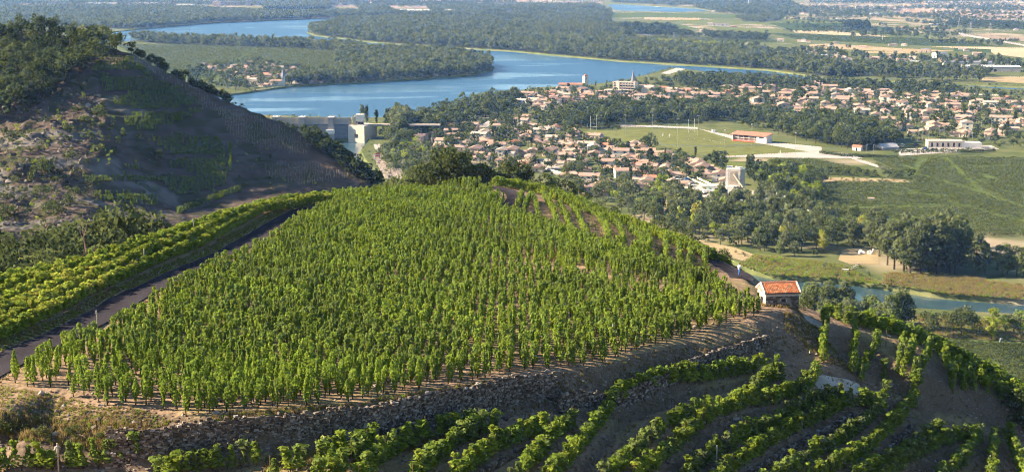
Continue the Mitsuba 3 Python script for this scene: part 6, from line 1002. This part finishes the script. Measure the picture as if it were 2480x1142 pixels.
def grass(pts, num, green, s=(.7, 1.5), near=80, farr=330, holes=None):
    P_ = Polygon(pts); x0, y0, x1, y1 = P_.bounds; k = 0
    while k < num:
        x, y = rng.uniform(x0, x1), rng.uniform(y0, y1)
        if not P_.contains(Point(x, y)): continue
        k += 1; h = hit(x, y, near, farr)
        if h is None or plot.contains(Point(h[0], h[1])): continue
        g = rng.random() < green; c = 'g' if g else 'd'; cnt[c] += 1
        inst(f'{"green_grass" if g else "dry_grass"}__{cnt[c]:05d}', f'tuft_{"green" if g else "dry"}_{k % 4}', xf(*h, rng.uniform(0, 6), rng.uniform(*s)))
grass([(-10, 1000), (150, 1020), (350, 1030), (380, 1060), (300, 1110), (120, 1075), (-10, 1060)], 700, .2, (.6, 1.5)); grass([(-10, 930), (200, 968), (480, 1008), (360, 1040), (150, 1020), (-10, 1000)], 1300, .45, (.3, .7)); grass([(480, 1010), (900, 965), (1240, 915), (1240, 925), (900, 980), (480, 1030)], 700, .3, (.4, 1.0))
grass([(640, 1105), (980, 1065), (1240, 1035), (1400, 1000), (1390, 1020), (1000, 1095), (640, 1142)], 800, .1, (.5, 1.1)); grass([(1240, 930), (1850, 790), (1960, 850), (1800, 880), (1500, 960), (1240, 1030)], 900, .15, (.35, .8)); grass([(1400, 1000), (1900, 900), (2480, 960), (2480, 1142), (1300, 1142)], 1500, .15, (.35, .8)); grass([(1085, 476), (1105, 450), (1135, 474), (1150, 478)], 260, .03, (.8, 1.8), 250, 330); grass([(1225, 508), (1262, 492), (1270, 500), (1240, 520)], 160, .03, (.8, 1.6), 200, 330); grass([(1900, 750), (1990, 800), (2060, 900), (2000, 880), (1900, 800)], 500, .15, (.5, 1.1))
vr = np.random.default_rng(3); nn = normals2(road_left)
for i in range(2600):                                  # the verge left of the lane
    j = vr.integers(len(road_left)); o = -vr.uniform(.15, 1.5); p = road_left[j, :2] + nn[j] * o; c = 'g' if vr.random() < .62 else 'd'; cnt[c] += 1; inst(f'{"green_grass" if c == "g" else "dry_grass"}__{cnt[c]:05d}', f'tuft_{"green" if c == "g" else "dry"}_{i % 4}', xf(*p, float(ground(*p)), vr.uniform(0, 6), vr.uniform(.5, 1.1)))
for i in range(700):
    j = vr.integers(len(road_left)); p = road_left[j, :2] + nn[j] * vr.uniform(3.8, 4.6); cnt['d'] += 1; inst(f'dry_grass__{cnt["d"]:05d}', f'tuft_dry_{i % 4}', xf(*p, float(ground(*p)), vr.uniform(0, 6), vr.uniform(.4, .9)))
for pts_, num, gfrac, s0, s1 in ([(1790, 640), (1830, 616), (2040, 642), (2140, 690), (2020, 674), (1860, 664)], 2600, .75, 1.6, 3.6), ([(2140, 662), (2300, 666), (2480, 692), (2480, 724), (2280, 710), (2180, 692), (2140, 688)], 2600, .35, 1.8, 4.0), ([(2190, 762), (2330, 772), (2480, 780), (2480, 826), (2260, 816)], 1600, .4, 1.6, 3.4):
    P_ = pxpoly(pts_); x0, y0, x1, y1 = P_.bounds; k = 0
    while k < num:
        x, y = vr.uniform(x0, x1), vr.uniform(y0, y1)
        if P_.contains(Point(x, y)): k += 1; g = vr.random() < gfrac; n_g = vr.uniform(s0, s1); cnt['r'] = cnt.get('r', 0) + 1; inst(f'riverside_grass__{cnt["r"]:05d}', f'tuft_{"green" if g else "dry"}_{k % 4}', xf(x, y, 2.0, vr.uniform(0, 6), n_g * 1.6, n_g))
tag('riverside_grass', 'rough tall grass on the bars beside the river arm', kind='stuff')
for i in range(160): a_ = vr.uniform(0, 6.28); p_ = np.array([hutx, huty]) + np.array([math.cos(a_) * 2.3, math.sin(a_) * 1.9]) * vr.uniform(.95, 1.3); cnt['d'] += 1; inst(f'dry_grass__{cnt["d"]:05d}', f'tuft_dry_{i % 4}', xf(*p_, float(ground(*p_)), a_, vr.uniform(.5, 1.1)))
tag('dry_grass', 'straw coloured dry grass on banks and verges', kind='stuff'); tag('green_grass', 'short green grass on the verge of the lane and round the plot', kind='stuff')
for i, (x, y, h) in enumerate([(40, 1050, 1.9), (110, 1060, 1.6), (180, 1058, 1.5), (255, 1062, 1.4), (310, 1068, 1.2), (-10, 1050, 2.0)]):
    q = hit(x, y, 80, 140); sc = h / 1.0; k = inst(name('bank_bush'), proto('bush', i % 3, 1, True), xf(*q, i, sc * .9, sc * .75)); tag(k, f'brownish low bush on the shaded bank at bottom left, {["second", "third", "fourth", "fifth", "last", "first"][i]} from the left', 'bush', 'bushes on the bottom left bank')
# bare posts standing in the near vineyards
for i, (x, y, h, t) in enumerate([(142, 1140, 2.2, 'grey post standing taller than the bottom left row'), (786, 1118, 2.1, 'grey post alone between two terrace rows at the bottom'), (720, 1140, 1.7, 'grey post at the bottom left of the gappy row'), (1735, 1128, 2.0, 'grey post in the dark row at the lower right'), (2396, 1142, 1.9, 'grey post near the bottom right corner'), (2425, 915, 2.4, 'grey post on the right hand crest'), (1483, 846, 2.6, 'bare stake standing in the lower edge of the plot'), (236, 800, 2.0, 'thin stake beside the lane at the left'), (350, 640 + 0, 2.0, 'thin stake in the left vineyard'), (470, 580, 3.0, 'pale leaning post in the left vineyard')]):
    q = hit(x, y, 80, 300)
    if q is None: continue
    k = Thing('vineyard_post', q, t, 'post', 0, 'bare posts in the vineyards'); k.add('shaft', cat([cyl(.06, h, z=-.1, n=6, r2=.05)]), 2.6, 'plaster'); k.add('wire_clip', box(.16, .16, .08, 0, 0, h * .8), 5)
# ---------------------------------------------------------------- sorting and naming of the many
LM = [('the church spire', 1533, 190), ('the old square tower', 1418, 195), ('the dam', 790, 305), ('the silo plant', 1778, 435), ('the stone hut', 1880, 705), ('the sports stand', 1818, 332), ('the pool building', 2290, 350), ('the muddy inlet', 2060, 690), ('the hilltop vines', 290, 165), ('the river tip', 1195, 165), ('the lane bend', 1222, 470), ('the apartment block', 1495, 210), ('the long white hall', 2380, 165),
      ('the dead tree', 205, 560), ('the gravel yard', 2020, 372), ('the white goals', 1640, 335), ('the village church', 686, 190), ('the house terrace', 1185, 350), ('the maize field', 1960, 410), ('the sandy tip', 765, 78), ('the top left corner', 0, 0), ('the left edge', 0, 330), ('the right edge', 2480, 280), ('the poplar grove', 2235, 590), ('the car park', 1160, 300), ('the boat ramp', 1630, 172)]
ORD = ['nearest', 'second nearest', 'third nearest', 'fourth nearest', 'fifth nearest', 'sixth nearest', 'seventh nearest', 'eighth nearest', 'ninth nearest', 'tenth nearest', 'eleventh nearest', 'twelfth nearest'] + [f'{n}th nearest' for n in range(13, 60)]
def say(items, desc, cat_, group):
    """A label each: its look, then its rank in one direction from the landmark closest to it."""
    bins = {}
    for key, x, y, k in items:
        l = min(LM, key=lambda q: math.hypot((q[1] - x) * .7, (q[2] - y) * 1.2)); dx, dy = x - l[1], y - l[2]; a = math.degrees(math.atan2(-dy, dx)) % 360
        bins.setdefault((l[0], int((a + 22.5) // 45) % 8), []).append((math.hypot(dx, dy), key, k))
    DIR = ['right of', 'upper right of', 'above', 'upper left of', 'left of', 'lower left of', 'below', 'lower right of']
    for (l, a), q in bins.items():
        q.sort(key=lambda t: t[0])
        for i, (_, key, k) in enumerate(q): tag(key, f'{desc(k)}, {ORD[min(i, len(ORD) - 1)]} {DIR[a]} {l}', cat_(k), group(k))
town_trees()
hs, ts = place_houses(), sort_trees()
WN = ['cream', 'beige', 'white', 'tan', 'pinkish', 'grey']; RN = ['salmon', 'brown', 'peach', 'red', 'dark brown', 'straw']
def hd(k): w, d, wc, rc, two, hip = HOUSE[f'house_kind_{k}']; return f'{WN[int(round(max(wc, 0)))]} {"tall" if two else "low"} house with {RN[int(round(max(rc, 0)))]} roof'
say(hs, hd, lambda k: 'house', lambda k: 'tile roofed houses of the town')
TD = {'broad': 'rounded mid green tree', 'oak': 'dark green spreading tree', 'poplar': 'tall upright poplar', 'willow': 'grey green willow', 'column': 'slim dark column tree', 'pine': 'dark conical conifer', 'umbrella': 'flat topped umbrella pine', 'bush': 'low rounded bush', 'dry': 'half dry tree', 'golden': 'yellowing slender poplar'}
say(ts, lambda k: TD[k], lambda k: 'bush' if k == 'bush' else 'tree', lambda k: 'bushes on slopes and banks' if k == 'bush' else 'trees of plain and hills')
used = set()
def refs(d):
    for v in d.values():
        if isinstance(v, dict):
            if v.get('type') == 'ref': used.add(v['id'])
            refs(v)
refs(scene)
for k in [k for k, v in scene.items() if v.get('type') == 'shapegroup' and k not in used]: del scene[k]
